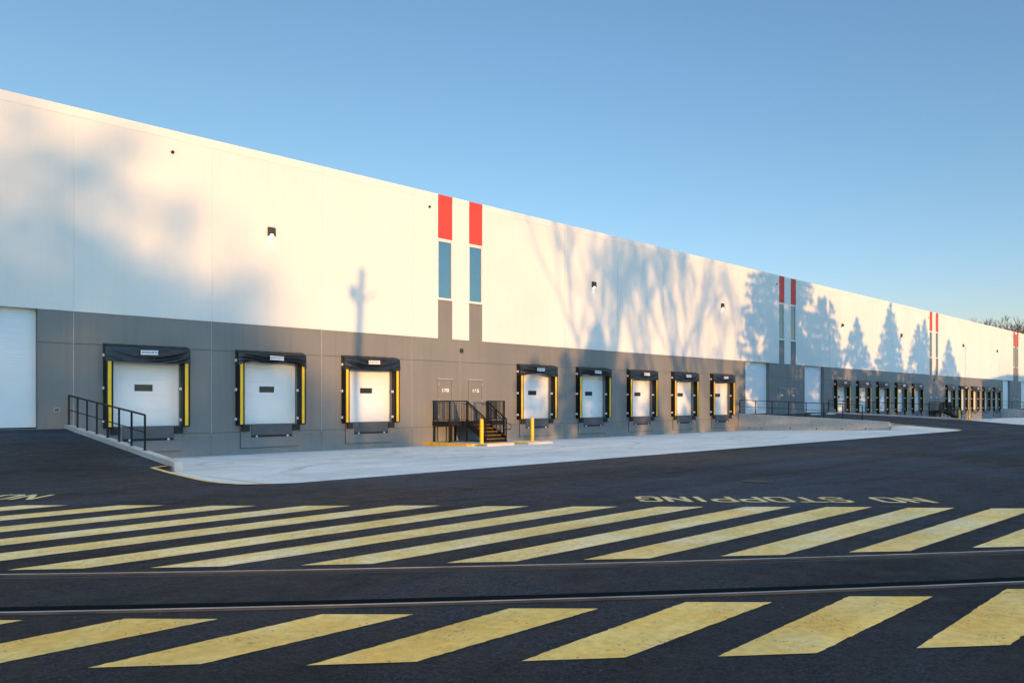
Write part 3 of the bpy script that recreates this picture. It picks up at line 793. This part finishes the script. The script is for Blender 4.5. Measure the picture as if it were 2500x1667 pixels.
SLAB = ['black dock shelter nearest the camera, partly behind the left ramp railing',
 'black dock shelter with a short bunched-up curtain, second from the left end',
 'black dock shelter standing between the bunched-curtain shelter and the near stair landing',
 'black dock shelter just right of the near stair, curtain pulled up to a peak',
 'black dock shelter with a crumpled short curtain, second to the right of the near stair',
 'black dock shelter with full-length curtain, third to the right of the near stair',
 'black dock shelter with full-length curtain, second from the near concrete retaining wall',
 'black dock shelter closest to the near concrete retaining wall',
 'black dock shelter right after the second roller door of the middle ramp',
 'black dock shelter second after the middle ramp, behind the far curb railing',
 'black dock shelter middle of the five left of the far stair',
 'black dock shelter second to the left of the far stair',
 'black dock shelter immediately left of the far stair landing',
 'black dock shelter immediately behind the far stair flight',
 'black dock shelter with its curtain rolled up high, far court behind a yellow bollard',
 'black dock shelter in the middle of the five right of the far stair',
 'black dock shelter second from the far retaining wall at the right',
 'black dock shelter farthest right, touching the far retaining wall']
for l, k, sdd, lab in zip(SH, KIND, SEED, SLAB):
    key = (k, sdd)
    if key not in PROTO:
        PROTO[key] = o = make_shelter(k, sdd); o['label'] = lab; o.location = (l+1.605, 0, .83)
    else: copy_tree(PROTO[key], None, (l+1.605, 0, .83), lab)

# ------------------------------------------------------------------ wall lamps
def make_lamp():
    r = thing('wall_lamp', (0, 0, 0), None, 'wall lamp', 'square wall lamps on the warehouse')
    m = MB(); m.hexa([(-.17,-.09,-.19),(.17,-.09,-.19),(.17,-.001,-.19),(-.17,-.001,-.19),(-.155,-.12,.19),(.155,-.12,.19),(.17,-.001,.2),(-.17,-.001,.2)])
    for s in (-1, 1): m.hexa([(s*.17-.012,-.115,-.19),(s*.17+.012,-.115,-.19),(s*.17+.012,-.091,-.19),(s*.17-.012,-.091,-.19),(s*.15-.012,-.14,.16),(s*.15+.012,-.14,.16),(s*.15+.012,-.118,.16),(s*.15-.012,-.118,.16)])
    m.build('lamp_housing', M['lampbody'], r, bevel=.008)
    return r
def lens(r):
    m = MB(); m.box(-.11, .11, -.085, -.02, -.205, -.191); m.face([(-.09,-.0925,-.185),(.09,-.0925,-.185),(.07,-.0995,-.11),(-.07,-.0995,-.11)])
    m.build('lamp_lens', M['lens'], r)
    L = bpy.data.lights.new('lamp_light', 'SPOT'); L.energy = 1.0; L.spot_size = R(120); L.spot_blend = .8; L.color = (1, .95, .86); L.shadow_soft_size = .08
    lo = bpy.data.objects.new('lamp_light', L); COL.objects.link(lo); lo.parent = r; lo.location = (0, -.11, -.25)
LAMPS = [(17.26, 9.32, 'lit square wall lamp high on the white wall above the bunched-curtain shelter', 1),
 (39.61, 9.32, 'lit square wall lamp among branch shadows, right of the first red panels', 1),
 (55.34, 9.32, 'lit square wall lamp on the white wall left of the second pair of red panels', 1),
 (77.78, 9.32, 'square wall lamp right of the second pair of red panels', 1),
 (93.6, 9.32, 'square wall lamp left of the third pair of red panels', 0),
 (115.93, 9.32, 'square wall lamp right of the third pair of red panels', 0),
 (131.93, 9.32, 'square wall lamp left of the fourth pair of red panels at the far end', 0)]
lp = make_lamp(); lit = make_lamp(); lens(lit)
first = {0: lp, 1: lit}
for x, z, lab, on in LAMPS:
    src = first[on]
    if 'label' not in src: src['label'] = lab; src.location = (x, -.022, z)
    else: copy_tree(src, None, (x, -.022, z), lab)
for x, lab in ((28.42, 'small wall lamp on the grey band above the doors of the near stair'), (104.62, 'small wall lamp on the grey band above the doors of the far stair')):
    c = copy_tree(lp, None, (x, 0, 4.6), lab); c.scale = (.6, .6, .6)

# ------------------------------------------------------------------ entrance stair
M['nosing'] = paint('worn_nosing', (.42, .22, .02), .6, .2, 6, 60, 0)
def make_stair(label):
    X0 = 28.35                       # local origin: centre of the landing at the wall, floor level
    r = thing('access_stair', (X0, 0, .83), label, 'metal stair', 'steel stairs to the numbered doors')
    xl, xr, yf = 26.41-X0, 30.36-X0, -1.32
    sl, sr = 27.63-X0, 29.06-X0
    zt, zg = 0.0, -1.065             # landing / slab relative to the floor
    RH = 1.07
    m = MB(); m.box(xl+.03, xr-.03, yf+.03, -.01, -.045, 0.0); m.build('landing_deck', M['blackmetal'], r)
    m = MB()
    m.box(xl, xr, yf-.005, yf+.025, -.22, -.002); m.box(xl, xl+.028, yf+.026, -.01, -.22, -.002); m.box(xr-.028, xr, yf+.026, -.01, -.22, -.002)
    m.box(xl+.03, xr-.03, -.05, -.012, -.20, -.05)
    m.build('deck_frame', M['blackmetal'], r)
    for x, y in ((xl+.03, yf-.035), (xl+.06, -.12), (sl, yf-.035), (sr, yf-.035), (xr-.03, yf-.035), (xr-.06, -.12), (xl+.85, -.5), (xl+1.5, -.12)):
        full = y < -1
        m = MB(); m.bar((x, y, zg), (x, y, RH if full else -.22), .075); m.box(x-.07, x+.07, y-.07, y+.07, zg, zg+.012)
        m.build('post', M['blackmetal'], r)
    def guard(a, b, name='guard_panel'):
        """a, b: floor-level ends; balusters between rails"""
        a, b = Vector(a), Vector(b); L = (b-a); n = max(2, int(math.hypot(L.x, L.y)/.105)); m = MB()
        up = Vector((0, 0, 1))
        m.bar(a+up*(RH-.02), b+up*(RH-.02), .06, .05); m.bar(a+up*.09, b+up*.09, .035, .03)
        for k in range(1, n): p = a + L*(k/n); m.bar(p+up*.1, p+up*(RH-.03), .023)
        return m.build(name, M['blackmetal'], r)
    guard((xl+.02, -.03, 0), (xl+.02, yf, 0)); guard((xr-.02, -.03, 0), (xr-.02, yf, 0))
    guard((xl+.04, yf-.03, 0), (sl-.03, yf-.03, 0)); guard((sr+.03, yf-.03, 0), (xr-.04, yf-.03, 0))
    for x in (xl+.05, xr-.05):
        m = MB(); m.bar((x, -.06, -.22), (x, -.06, RH), .05); m.build('wall_post', M['blackmetal'], r)
    # flight: six risers of 0.165 going 0.28 each, down to the slab
    rise, go, n = .1755, .285, 5
    y0 = yf-.03; y1 = y0-go*n; zb = zg
    for x in (sl+.02, sr-.02):
        m = MB(); t = .022
        a, b = (y0, -.02), (y1-.02, zb+.12)
        m.hexa([(x-t, y0, -.30), (x+t, y0, -.30), (x+t, y0, -.01), (x-t, y0, -.01), (x-t, y1-.05, zb), (x+t, y1-.05, zb), (x+t, y1-.05, zb+.26), (x-t, y1-.05, zb+.26)])
        m.build('stringer', M['blackmetal'], r)
    for k in range(1, n+1):
        y = y0-go*k; z = -rise*k
        m = MB(); m.box(sl+.045, sr-.045, y, y+go+.02, z-.035, z); m.box(sl+.045, sr-.045, y+go-.006, y+go, z+.001, z+rise-.036)
        t = m.build('tread', M['blackmetal'], r)
        m = MB(); m.box(sl+.047, sr-.047, y-.006, y-.0005, z-.018, z+.0015); m.build('nosing', M['nosing'], t)
    m = MB(); m.box(sl+.045, sr-.045, y1+.002, y1+.01, zb, -rise*n-.036); m.build('bottom_riser', M['blackmetal'], r)
    for x in (sl, sr):
        a = Vector((x, y0, -.02)); b = Vector((x, y1-.03, -rise*n-.06)); up = Vector((0, 0, 1)); L = b-a
        m = MB(); m.bar(a+up*RH, b+up*RH, .06, .055); m.bar(a+up*.14, b+up*.14, .03)
        for k in range(1, 12): p = a+L*(k/12); m.bar(p+up*.14, p+up*RH, .022)
        m.build('guard_panel', M['blackmetal'], r)
        m = MB(); m.bar((x, y1-.04, zb), (x, y1-.04, b.z+RH+.02), .055); m.box(x-.06, x+.06, y1-.1, y1+.02, zb, zb+.012)
        mid = a+L*.5; m.bar(mid+up*.1, mid+up*RH, .045)
        m.build('newel_post', M['blackmetal'], r)
        dx = .075 if x == sl else -.075
        h = .88
        q = [Vector((x+dx, y0+.34, h)), Vector((x+dx, y0+.02, h)), a+up*(h+.02)+Vector((dx, 0, 0)), b+up*(h-.0)+Vector((dx, 0, 0))]
        e = q[-1]
        q += [e+Vector((0, -.30, -.07)), e+Vector((0, -.40, -.08)), e+Vector((0, -.45, -.13)), e+Vector((0, -.45, -.30)), e+Vector((0, -.40, -.35)), e+Vector((0, -.02, -.36))]
        m = MB(); m.tube(q, .019, 8); m.build('handrail', M['blackmetal'], r, smooth=True)
    return r
st = make_stair('black metal stair with landing at the doors marked 170 and 165')
copy_tree(st, None, (28.35+76.26, 0, .83), 'black metal stair and landing in the far court, seen beyond the long curb railing')

# raised slab with its painted curb, bollards, wheel stops
def make_island(label):
    r = thing('stair_island', (0, 0, 0), label, 'curb', 'yellow curbed slabs under the stairs')
    def outl(i):
        p = [(25.98+i, -.002), (25.98+i, -3.15+i*.3), (26.12+i*.8, -3.4+i*.8), (26.4+i*.4, -3.52+i), (30.6-i*.3, -3.52+i), (30.9-i*.8, -3.4+i*.8), (31.0-i, -3.2+i*.3), (31.0-i, -.002)]
        return p
    m = MB(); m.prism(outl(.16), -.6, -.236); m.build('slab', M['curbconc'], r)
    o, i = outl(0), outl(.158); m = MB()
    for k in range(7):
        a, b, c, d = o[k], o[k+1], i[k+1], i[k]
        m.hexa([(*a, -.6), (*b, -.6), (*c, -.6), (*d, -.6), (*a, -.232), (*b, -.232), (*c, -.232), (*d, -.232)])
    m.build('painted_curb', M['yellowcurb'], r)
    return r
isl = make_island('yellow painted curb and slab under the near stair')
copy_tree(isl, None, (76.26, 0, 0), 'yellow painted curb and slab under the far stair')

def make_bollard():
    r = thing('bollard', (0, 0, 0), None, 'bollard', 'yellow bollards in front of the stairs')
    m = MB(); n = 20; prof = [(0, .098), (1.14, .098), (1.17, .094), (1.20, .078), (1.222, .045), (1.23, .002)]
    m.grid([[(rr*math.cos(2*math.pi*j/n), rr*math.sin(2*math.pi*j/n), z) for j in range(n+1)] for z, rr in prof])
    m.build('sleeve', M['yellow'], r, smooth=True, weld=True)
    m = MB(); m.grid([[(rr*math.cos(2*math.pi*j/n), rr*math.sin(2*math.pi*j/n), z) for j in range(n+1)] for z, rr in ((0, .14), (.012, .14), (.018, .1))])
    m.build('base_ring', M['curbconc'], r, smooth=True, weld=True)
    return r
bo = make_bollard()
BL = [((26.95, -3.22, -.236), 'yellow bollard at the foot of the near stair, in front of its flight'),
      ((30.6, -3.22, -.236), 'yellow bollard right of the near stair, in front of the peaked curtain shelter'),
      ((26.95+76.26, -3.22, -.236), 'left one of the two far yellow bollards beyond the curb end'),
      ((30.6+76.26, -3.22, -.236), 'right one of the two far yellow bollards beyond the curb end')]
for k, (p, lab) in enumerate(BL):
    if k == 0: bo.location = p; bo['label'] = lab
    else: copy_tree(bo, None, p, lab)

m = MB(); L = 1.83
m.hexa([(-L/2,-.08,0),(L/2,-.08,0),(L/2,.08,0),(-L/2,.08,0),(-L/2+.03,-.055,.125),(L/2-.03,-.055,.125),(L/2-.03,.055,.125),(-L/2+.03,.055,.125)])
ws = m.build('wheel_stop', M['stopconc'], None, bevel=.015)
WS = [((26.9, -4.62, zap(-4.62)+.006), -.03, 'concrete wheel stop on the apron left, in front of the near stair curb'),
      ((29.35, -4.95, zap(-4.95)+.006), -.03, 'concrete wheel stop on the apron right, below the right near bollard'),
      ((67.3, -2.1, .747), .0, 'pale concrete wheel stop on the middle ramp, left of the pair'),
      ((70.6, -2.0, .751), .0, 'pale concrete wheel stop on the middle ramp, right of the pair'),
      ((109.3, -4.8, zap(-4.8)+.006), -.02, 'white concrete wheel stop right of the far yellow bollards')]
for k, (p, rz, lab) in enumerate(WS):
    o = ws if k == 0 else ws.copy()
    if k: COL.objects.link(o)
    o.location = p; o.rotation_euler.z = rz
    tag(o, lab, 'wheel stop', 'concrete wheel stops')

# ------------------------------------------------------------------ ramp curbs, retaining walls and their railings
def top_mid(y):
    y = abs(y)
    return .955-.0405*y if y < 10 else .55-.06*(y-10)
def sloped_wall(name, x0, x1, ys, top, base, mat, label, cat, holes=()):
    r = thing(name, (x0, 0, 0), label, cat)
    P = []
    for y in ys:
        t = top(y); P.append([(0, y, base), (0, y, t-.015), (.015, y, t), (x1-x0-.015, y, t), (x1-x0, y, t-.015), (x1-x0, y, base)])
    m = MB(); m.grid(P)
    e = P[-1]; m.face([e[0], e[1], e[2], e[3], e[4], e[5]]); m.face(list(reversed(P[0])))
    w = m.build('wall', mat, r)
    if holes:
        m = MB()
        for y, z in holes: m.tube([(-.004, y, z), (.01, y, z)], .05, 12)
        m.build('weep_hole', M['hole'], r)
    return r
yl = [-.02]+[-.5*k for k in range(1, 20)]+[-9.9, -10.05]
sloped_wall('ramp_curb', 9.0, 9.24, yl, lambda y: 1.0-.0862*abs(y) if abs(y) > .25 else .985, -.7, M['curbconc'], 'sloping concrete curb along the left ramp, carrying the nearest railing', 'curb')
yr = [-.02]+[-.5*k for k in range(1, 23)]+[-11.3, -11.5, -11.6]
tm = lambda y: top_mid(y) - (.0 if abs(y) < 11.35 else (.06 if abs(y) > 11.55 else .015))
sloped_wall('retaining_wall', 57.9, 58.2, yr, tm, -.7, M['concrete'], 'grey concrete retaining wall with weep holes beside the near apron', 'retaining wall', [(-2.0, -.2), (-4.35, -.17), (-6.4, -.13), (-8.3, -.09), (-10.0, -.04), (-.9, -.22)])
sloped_wall('ramp_curb', 74.55, 74.85, yr, tm, -.7, M['curbconc'], 'long concrete curb in front of the far shelters, carrying a black railing', 'curb')
sloped_wall('retaining_wall', 134.16, 134.46, yr, tm, -.7, M['concrete'], 'grey concrete retaining wall at the far right end', 'retaining wall', [(-2.0, -.2), (-4.35, -.17)])

def railing(x, ys, top, label, h=1.07, rz=.05):
    r = thing('guard_railing', (x, 0, 0), label, 'railing', 'black pipe railings on the ramp walls')
    for y in ys:
        m = MB(); z = top(y); m.bar((0, y, z-.002), (0, y, z+h-.02), rz); m.box(-.06, .06, y-.06, y+.06, z+.0005, z+.012)
        m.build('post', M['blackmetal'], r)
    P = [Vector((0, y, top(y)+h)) for y in ys]
    P = [P[0]] + P[1:]
    for nm, dz, w in (('top_rail', 0, rz+.004), ('middle_rail', -h*.49, rz*.62)):
        m = MB()
        for a, b in zip(P, P[1:]): m.bar(a+Vector((0, 0, dz)), b+Vector((0, 0, dz)), w, w*.9)
        m.build(nm, M['blackmetal'], r)
railing(9.12, [-.16, -1.17, -2.2, -3.22, -4.28, -5.35, -6.45, -7.55], lambda y: 1.0-.0862*abs(y), 'black railing on the sloping curb of the left ramp, in front of the nearest shelter')
PY = [-.05, -1.39, -2.8, -4.16, -5.54, -6.9, -8.3, -9.7]
railing(58.05, PY, top_mid, 'black railing on top of the near concrete retaining wall')
railing(74.7, PY, top_mid, 'black railing on the long curb in front of the far shelters')
railing(134.31, PY, top_mid, 'black railing on the retaining wall at the far right')

# ------------------------------------------------------------------ utility cover in the yard
X, Y, _ = cam2w(5.57, 18.05)
m = MB(); n = 24
m.grid([[(X+rr*math.cos(2*math.pi*j/n), Y+rr*math.sin(2*math.pi*j/n), z) for j in range(n+1)] for rr, z in ((.36, .003), (.36, .012), (.31, .012), (.305, .006), (.29, .006), (.28, .012), (.001, .012))])
tag(m.build('manhole_cover', M['railside'], None), 'round iron cover set in the asphalt beyond the painted letters', 'manhole cover')

# ------------------------------------------------------------------ trees
def bare_tree(seed, H, spread=.42, trunk_r=.22, depth=6, twig=.012, lean=0, first=.3, up=.12, nb=(2, 3)):
    rng = random.Random(seed); tr = MB(); br = MB()
    def grow(p, d, L, r, k):
        n = 3 if k > 2 else 2; pts = [p]; q = Vector(p); dd = Vector(d)
        for i in range(n):
            dd = (dd + Vector((rng.gauss(0, .10), rng.gauss(0, .10), rng.gauss(0, .05)+up*.25))).normalized()
            q = q + dd*L/n; pts.append(q.copy())
        re = max(twig*.7, r*.72)
        tgt = tr if k == depth else br
        tgt.tube(pts, [r+(re-r)*i/n for i in range(n+1)], 7 if k == depth else (5 if k > 2 else 3), caps=False)
        if k <= 0: return
        for i in range(rng.randint(*nb) + (1 if k < 3 else 0)):
            a = rng.uniform(0, 2*math.pi); s = spread*rng.uniform(.55, 1.35)
            o = dd.orthogonal().normalized(); o.rotate(Quaternion(dd, a))
            nd = (dd*math.cos(s)+o*math.sin(s)+Vector((0, 0, up))).normalized()
            st = q if i == 0 else pts[-1 if rng.random() < .45 else rng.randint(1, n)]
            grow(st, nd, L*rng.uniform(.66, .9), max(twig, r*rng.uniform(.5, .66)), k-1)
    grow(Vector((0, 0, 0)), Vector((lean, 0, 1)).normalized(), H*first, trunk_r, depth)
    # scale to the wanted height
    top = max(v[2] for v in br.v); s = H/top
    for q in (tr, br): q.v = [(x*s, y*s, z*s) for x, y, z in q.v]
    return tr, br
def plant_bare(loc, label, group, name='bare_tree', mesh=None, rz=0, mat='bark', **k):
    r = thing(name, loc, label, 'tree', group, rz)
    t, b = bare_tree(**k)
    t.build('trunk', M['bark'], r, smooth=True); b.build('crown', M[mat], r)
    return r
def leaf_quads(m, pts, size, rng):
    for p in pts:
        n = Vector((rng.gauss(0, 1), rng.gauss(0, 1), rng.gauss(0, 1))).normalized()
        a = n.orthogonal().normalized(); a.rotate(Quaternion(n, rng.uniform(0, 6.28))); b = n.cross(a)
        s = size*rng.uniform(.5, 1.3); p = Vector(p)
        m.face([p-a*s-b*s*.45, p+a*s-b*s*.45, p+a*s*.8+b*s*.45, p-a*s*.7+b*s*.5])
def conifer(loc, H, W, seed, power=.9, n=3200, label='', base=.06, ragged=.25):
    rng = random.Random(seed)
    r = thing('conifer_tree', loc, label, 'tree', 'evergreens behind the photographer')
    m = MB(); m.tube([(0, 0, 0), (0, 0, H*.95)], [.16, .03], 7); m.build('trunk', M['bark'], r)
    tiers = max(8, int(H/.42)); br = []; tot = 0
    for k in range(tiers):
        t = (k+rng.uniform(-.3, .3))/tiers; t = min(.985, max(0, t))
        if t < base: continue
        RR = W/2*(1-t)**power + .05
        for q in range(14):
            if rng.random() < .05: continue
            L_ = RR*rng.uniform(1-ragged*1.5, 1.06+ragged*.2); br.append((H*t, rng.uniform(0, 6.28), L_)); tot += L_+.3
    pts = []
    for z, a, L_ in br:
        for i in range(max(3, int(n*(L_+.3)/tot))):
            s = rng.random()**.7*L_; w = .05+.10*(L_-s)
            x = s*math.cos(a)+rng.gauss(0, w); y = s*math.sin(a)+rng.gauss(0, w); zz = z - .22*s + .10*s*s/max(.5, L_) + rng.gauss(0, .10)
            if NZ.noise(Vector((x*.55+seed*3.1, 7.7, zz*.5))) > (.46 if zz > H*.52 else .17) and s > .2*L_: continue
            pts.append((x, y, max(.05, zz)))
    for k in range(60): pts.append((rng.gauss(0, .07), rng.gauss(0, .07), H*(1-.09*rng.random())))
    m = MB(); leaf_quads(m, pts, .22, rng); m.build('crown', M['needles'], r)
    return r
def behind(xs_, L):
    """base of something L metres out from the wall whose shadow falls at xs_ on the wall"""
    return (xs_ - SUN_D.x/SUN_D.y*L, -L, 0)
DROP = -SUN_D.z/SUN_D.y          # height lost by the shadow per metre
GB = 'bare trees behind the photographer'
# bare trees beyond the far end of the warehouse
def ray_at(px, dist):
    u = (px-1250)/1944.0; dx, dy = CT+u*ST, ST-u*CT
    return (dist*dx, -CAMD+dist*dy, -.6)
FT = [(2379, 185, 19.3, 11), (2418, 180, 20.2, 12), (2438, 172, 20.0, 13), (2462, 182, 20.5, 14), (2496, 170, 20.2, 15), (2520, 176, 20.5, 16), (2545, 180, 20, 17), (2402, 178, 18.6, 18), (2450, 190, 20.2, 19)]
FL = ['small bare tree showing above the roofline, left of the far group', 'dense bare tree above the roofline, tallest of the middle clump', 'bare tree beyond the far end of the roof, in the middle of the clump',
      'bare tree with open branches beyond the roof, right of the clump', 'bare tree at the right edge of the picture, behind the last red panels', 'bare tree farther right beyond the last red panels', 'outermost bare tree beyond the end of the warehouse', 'low bare tree between the left tree and the middle clump beyond the roof', 'bare tree standing farthest back in the clump beyond the roof']
for (px, d, H, s), lab in zip(FT, FL):
    plant_bare(ray_at(px, d), lab, 'bare trees beyond the warehouse', mat='twig', seed=s, H=H+1.0, spread=.42, trunk_r=.24, depth=7, twig=.032, first=.22, up=.10, nb=(2, 3))

# --- what stands behind the tripod and throws its shadow on the wall
L = 50
for xs_, zt_, W, p, n, s, lab in [
    (63.6, 18.5, 10.4, .40, 9000, 21, 'broad tall evergreen behind the photographer, left of two'),
    (68.4, 16.4, 8.6, .42, 7500, 22, 'broad tall evergreen behind the photographer, right of two'),
    (73.9, 11.9, 10.8, .45, 6500, 23, 'rounded evergreen behind the photographer, next to the broad pair'),
    (81.4, 10.4, 14.5, .78, 5200, 24, 'mid-sized evergreen behind the photographer'),
    (90.5, 12.8, 14.0, .80, 6800, 25, 'slender pointed evergreen behind the photographer'),
    (99.2, 11.0, 11.5, .62, 5200, 26, 'twin-topped evergreen behind the photographer'),
    (101.3, 11.8, 7.5, .65, 3000, 29, 'narrow evergreen touching the twin-topped one behind the photographer'),
    (110.2, 9.9, 13.0, .78, 5200, 27, 'last pointed evergreen of the row behind the photographer'),
    (40.0, 7.0, 8.5, .8, 3200, 28, 'small cone-shaped evergreen among bare trees behind the photographer')]:
    LL = 64 if s == 28 else L
    conifer(behind(xs_, LL), zt_+DROP*LL, W*1.34, s, p, int(n*2.2), lab, ragged=.10)
rg = random.Random(5)
for k, xs_ in enumerate([66, 71.0, 85.8, 95.2, 105.2, 114.2]):
    conifer(behind(xs_, L+4), rg.uniform(4.4, 6.0)+DROP*(L+4), rg.uniform(5.2, 6.6), 40+k, .5, 2400, 'low bushy evergreen number %d along the verge behind the photographer' % (k+1), base=.0, ragged=.4)
# ragged hedge that shades the foot of the wall
for k, (xs_, zt_, w, LL) in enumerate([(34.2, 4.4, 7, 80), (37, 5.0, 8, 80), (43.2, 4.6, 8, 80), (46.3, 2.2, 6, 80), (50.5, 1.6, 6, 80), (54.6, 2.4, 6, 80), (24.5, .0, 9, 120), (19.5, .6, 8, 140), (29.5, -.4, 9, 120)]):
    conifer(behind(xs_, LL), max(1.5, zt_+DROP*LL), w, 70+k, .5, 1500 if LL < 150 else 900, 'shrub %d of the ragged hedge behind the photographer' % (k+1), base=.0, ragged=.5)
# bare trees right of the first red panels
for xs_, L, H, s, lean, sp in [(38.6, 70, 20, 31, -.07, .30), (40.4, 71, 22, 32, .0, .28), (44.6, 88, 19, 33, .04, .38), (48.4, 70, 20, 34, -.12, .30), (49.6, 70, 20, 37, .06, .30), (52.4, 68, 21, 35, .10, .30), (56.4, 84, 18, 36, .02, .4)]:
    plant_bare(behind(xs_, L), 'bare tree with rising limbs behind the photographer, near %d metres along' % round(xs_), GB, seed=s, H=H, spread=sp, trunk_r=.44, depth=6, twig=.027, lean=lean, first=.42, up=.16)
# wide trees far out to the left, holding clumps of dry leaves
q = random.Random(78); L = 215
SPEC = [(1.5, 21, 51), (6.5, 20.5, 52), (11.2, 20, 53), (-4, 21, 56), (15.0, 13.5, 57)]
clumps = {s: [] for _, _, s in SPEC}
def clump(X, Z, rad, n):
    x, _, s = min(SPEC, key=lambda t: abs(t[0]-X))
    c = Vector((X-x, q.gauss(0, 1.2), Z+DROP*L))
    for i in range(n): clumps[s].append(c+Vector((q.gauss(0, .6), q.gauss(0, .5), q.gauss(0, .36)))*rad)
def streak(x0, z0, x1, z1, w, n):
    """a leafy limb seen as a soft streak"""
    for k in range(int(n*.5)):
        t = q.random(); clump(x0+(x1-x0)*t+q.gauss(0, .12), z0+(z1-z0)*t+q.gauss(0, w*.8), w, 4)
for s_ in [(8.2, 9.5, 9.9, 10.7, .22, 26), (9.7, 10.5, 11.6, 12.2, .20, 24), (9.8, 9.9, 11.9, 9.7, .26, 22), (11.8, 9.7, 13.2, 8.5, .2, 10), (5.6, 7.9, 8.1, 8.5, .34, 40), (8.2, 7.2, 9.6, 6.4, .25, 20), (7.0, 7.2, 7.6, 6.6, .3, 14), (8.3, 8.0, 10.2, 7.7, .32, 34),
           (10.0, 7.7, 11.8, 6.9, .30, 26), (11.6, 6.9, 13.8, 5.9, .28, 24), (6.4, 6.2, 8.4, 5.6, .40, 46), (8.2, 5.9, 9.6, 5.5, .34, 34), (9.4, 5.7, 14.2, 6.0, .30, 50), (7.1, 12.6, 7.4, 11.6, .2, 10), (7.6, 10.1, 8.3, 10.3, .22, 12), (5.0, 9.0, 7.4, 11.2, .2, 14), (8.6, 6.6, 11.0, 8.6, .16, 12)]:
    streak(*s_)
for k in range(105):
    Z = 5 + 8*q.random()**1.2; X = q.uniform(-3, 15.2-(Z-5)*.45)
    clump(X, Z, q.uniform(.7, 1.4), q.randint(2, 5))
for k in range(250):
    Z = q.uniform(-1.0, 5.2); X = q.uniform(3, 17.5-max(0, Z-1)*.25)
    clump(X, Z, q.uniform(.5, 1.0), q.randint(9, 17))
for k in range(50): clump(q.uniform(14, 25), q.uniform(-1.2, .6), q.uniform(.4, .8), 12)
for xs_, H, s in SPEC:
    H += 3.4
    r = plant_bare(behind(xs_, L), 'wide tree holding dry leaves far behind the photographer, at %d metres along' % round(xs_), GB, name='leafy_tree', seed=s, H=H, spread=.5, trunk_r=.34, depth=5, twig=.075, first=.24, up=.10)
    m = MB(); leaf_quads(m, clumps[s], .34, q); m.build('leaves', M['leaf'], r)

# utility pole with its fittings
L = 55; b = behind(21.95, L); zt_ = 8.3+DROP*L
r = thing('utility_pole', b, 'wooden utility pole with a transformer behind the photographer', 'utility pole')
m = MB(); m.tube([(0, 0, 0), (-.15, 0, zt_*.6), (.1, 0, zt_)], [.22, .19, .16], 12); m.build('pole', M['wood'], r, smooth=True)
m = MB(); z = zt_-1.2
m.tube([(-.42, 0, z-.35), (-.42, 0, z+.3)], [.20, .22], 14); m.build('transformer', M['steel'], r)
m = MB(); m.bar((.05, 0, z-.45), (.8, 0, z+.1), .1); m.bar((-.05, 0, z-.9), (-.45, 0, z-.3), .1); m.build('bracket_arm', M['wood'], r)
for xs_, zt_, lab in ((116.98, 9.1, 'slim light pole behind the photographer'), (133.4, 7.6, 'second slim light pole behind the photographer, farther along')):
    L = 45; r = thing('light_pole', behind(xs_, L), lab, 'light pole')
    m = MB(); m.tube([(0, 0, 0), (0, 0, zt_+DROP*L)], [.11, .09], 10); m.build('pole', M['lampbody'], r, smooth=True)
    m = MB(); m.box(-.2, .2, -.5, .1, zt_+DROP*L, zt_+DROP*L+.1); m.build('lamp_head', M['lampbody'], r)
# low shed across the road whose roof shades the far right
x, y, _ = behind(140, 60); r = thing('low_shed', (x, y, 0), 'low rendered shed with a pitched roof behind the photographer', 'shed')
hz = 4.9+DROP*60-.4
m = MB(); m.box(-14, 22, -6, 6, 0, hz); m.build('wall', M['brickwall'], r)
m = MB(); m.hexa([(-14.6,-6.5,hz+.002),(22.6,-6.5,hz+.002),(22.6,6.5,hz+.002),(-14.6,6.5,hz+.002),(-2,-.3,hz+1.6),(14,-.3,hz+1.6),(14,.3,hz+1.6),(-2,.3,hz+1.6)]); m.build('roof', M['shingle'], r)
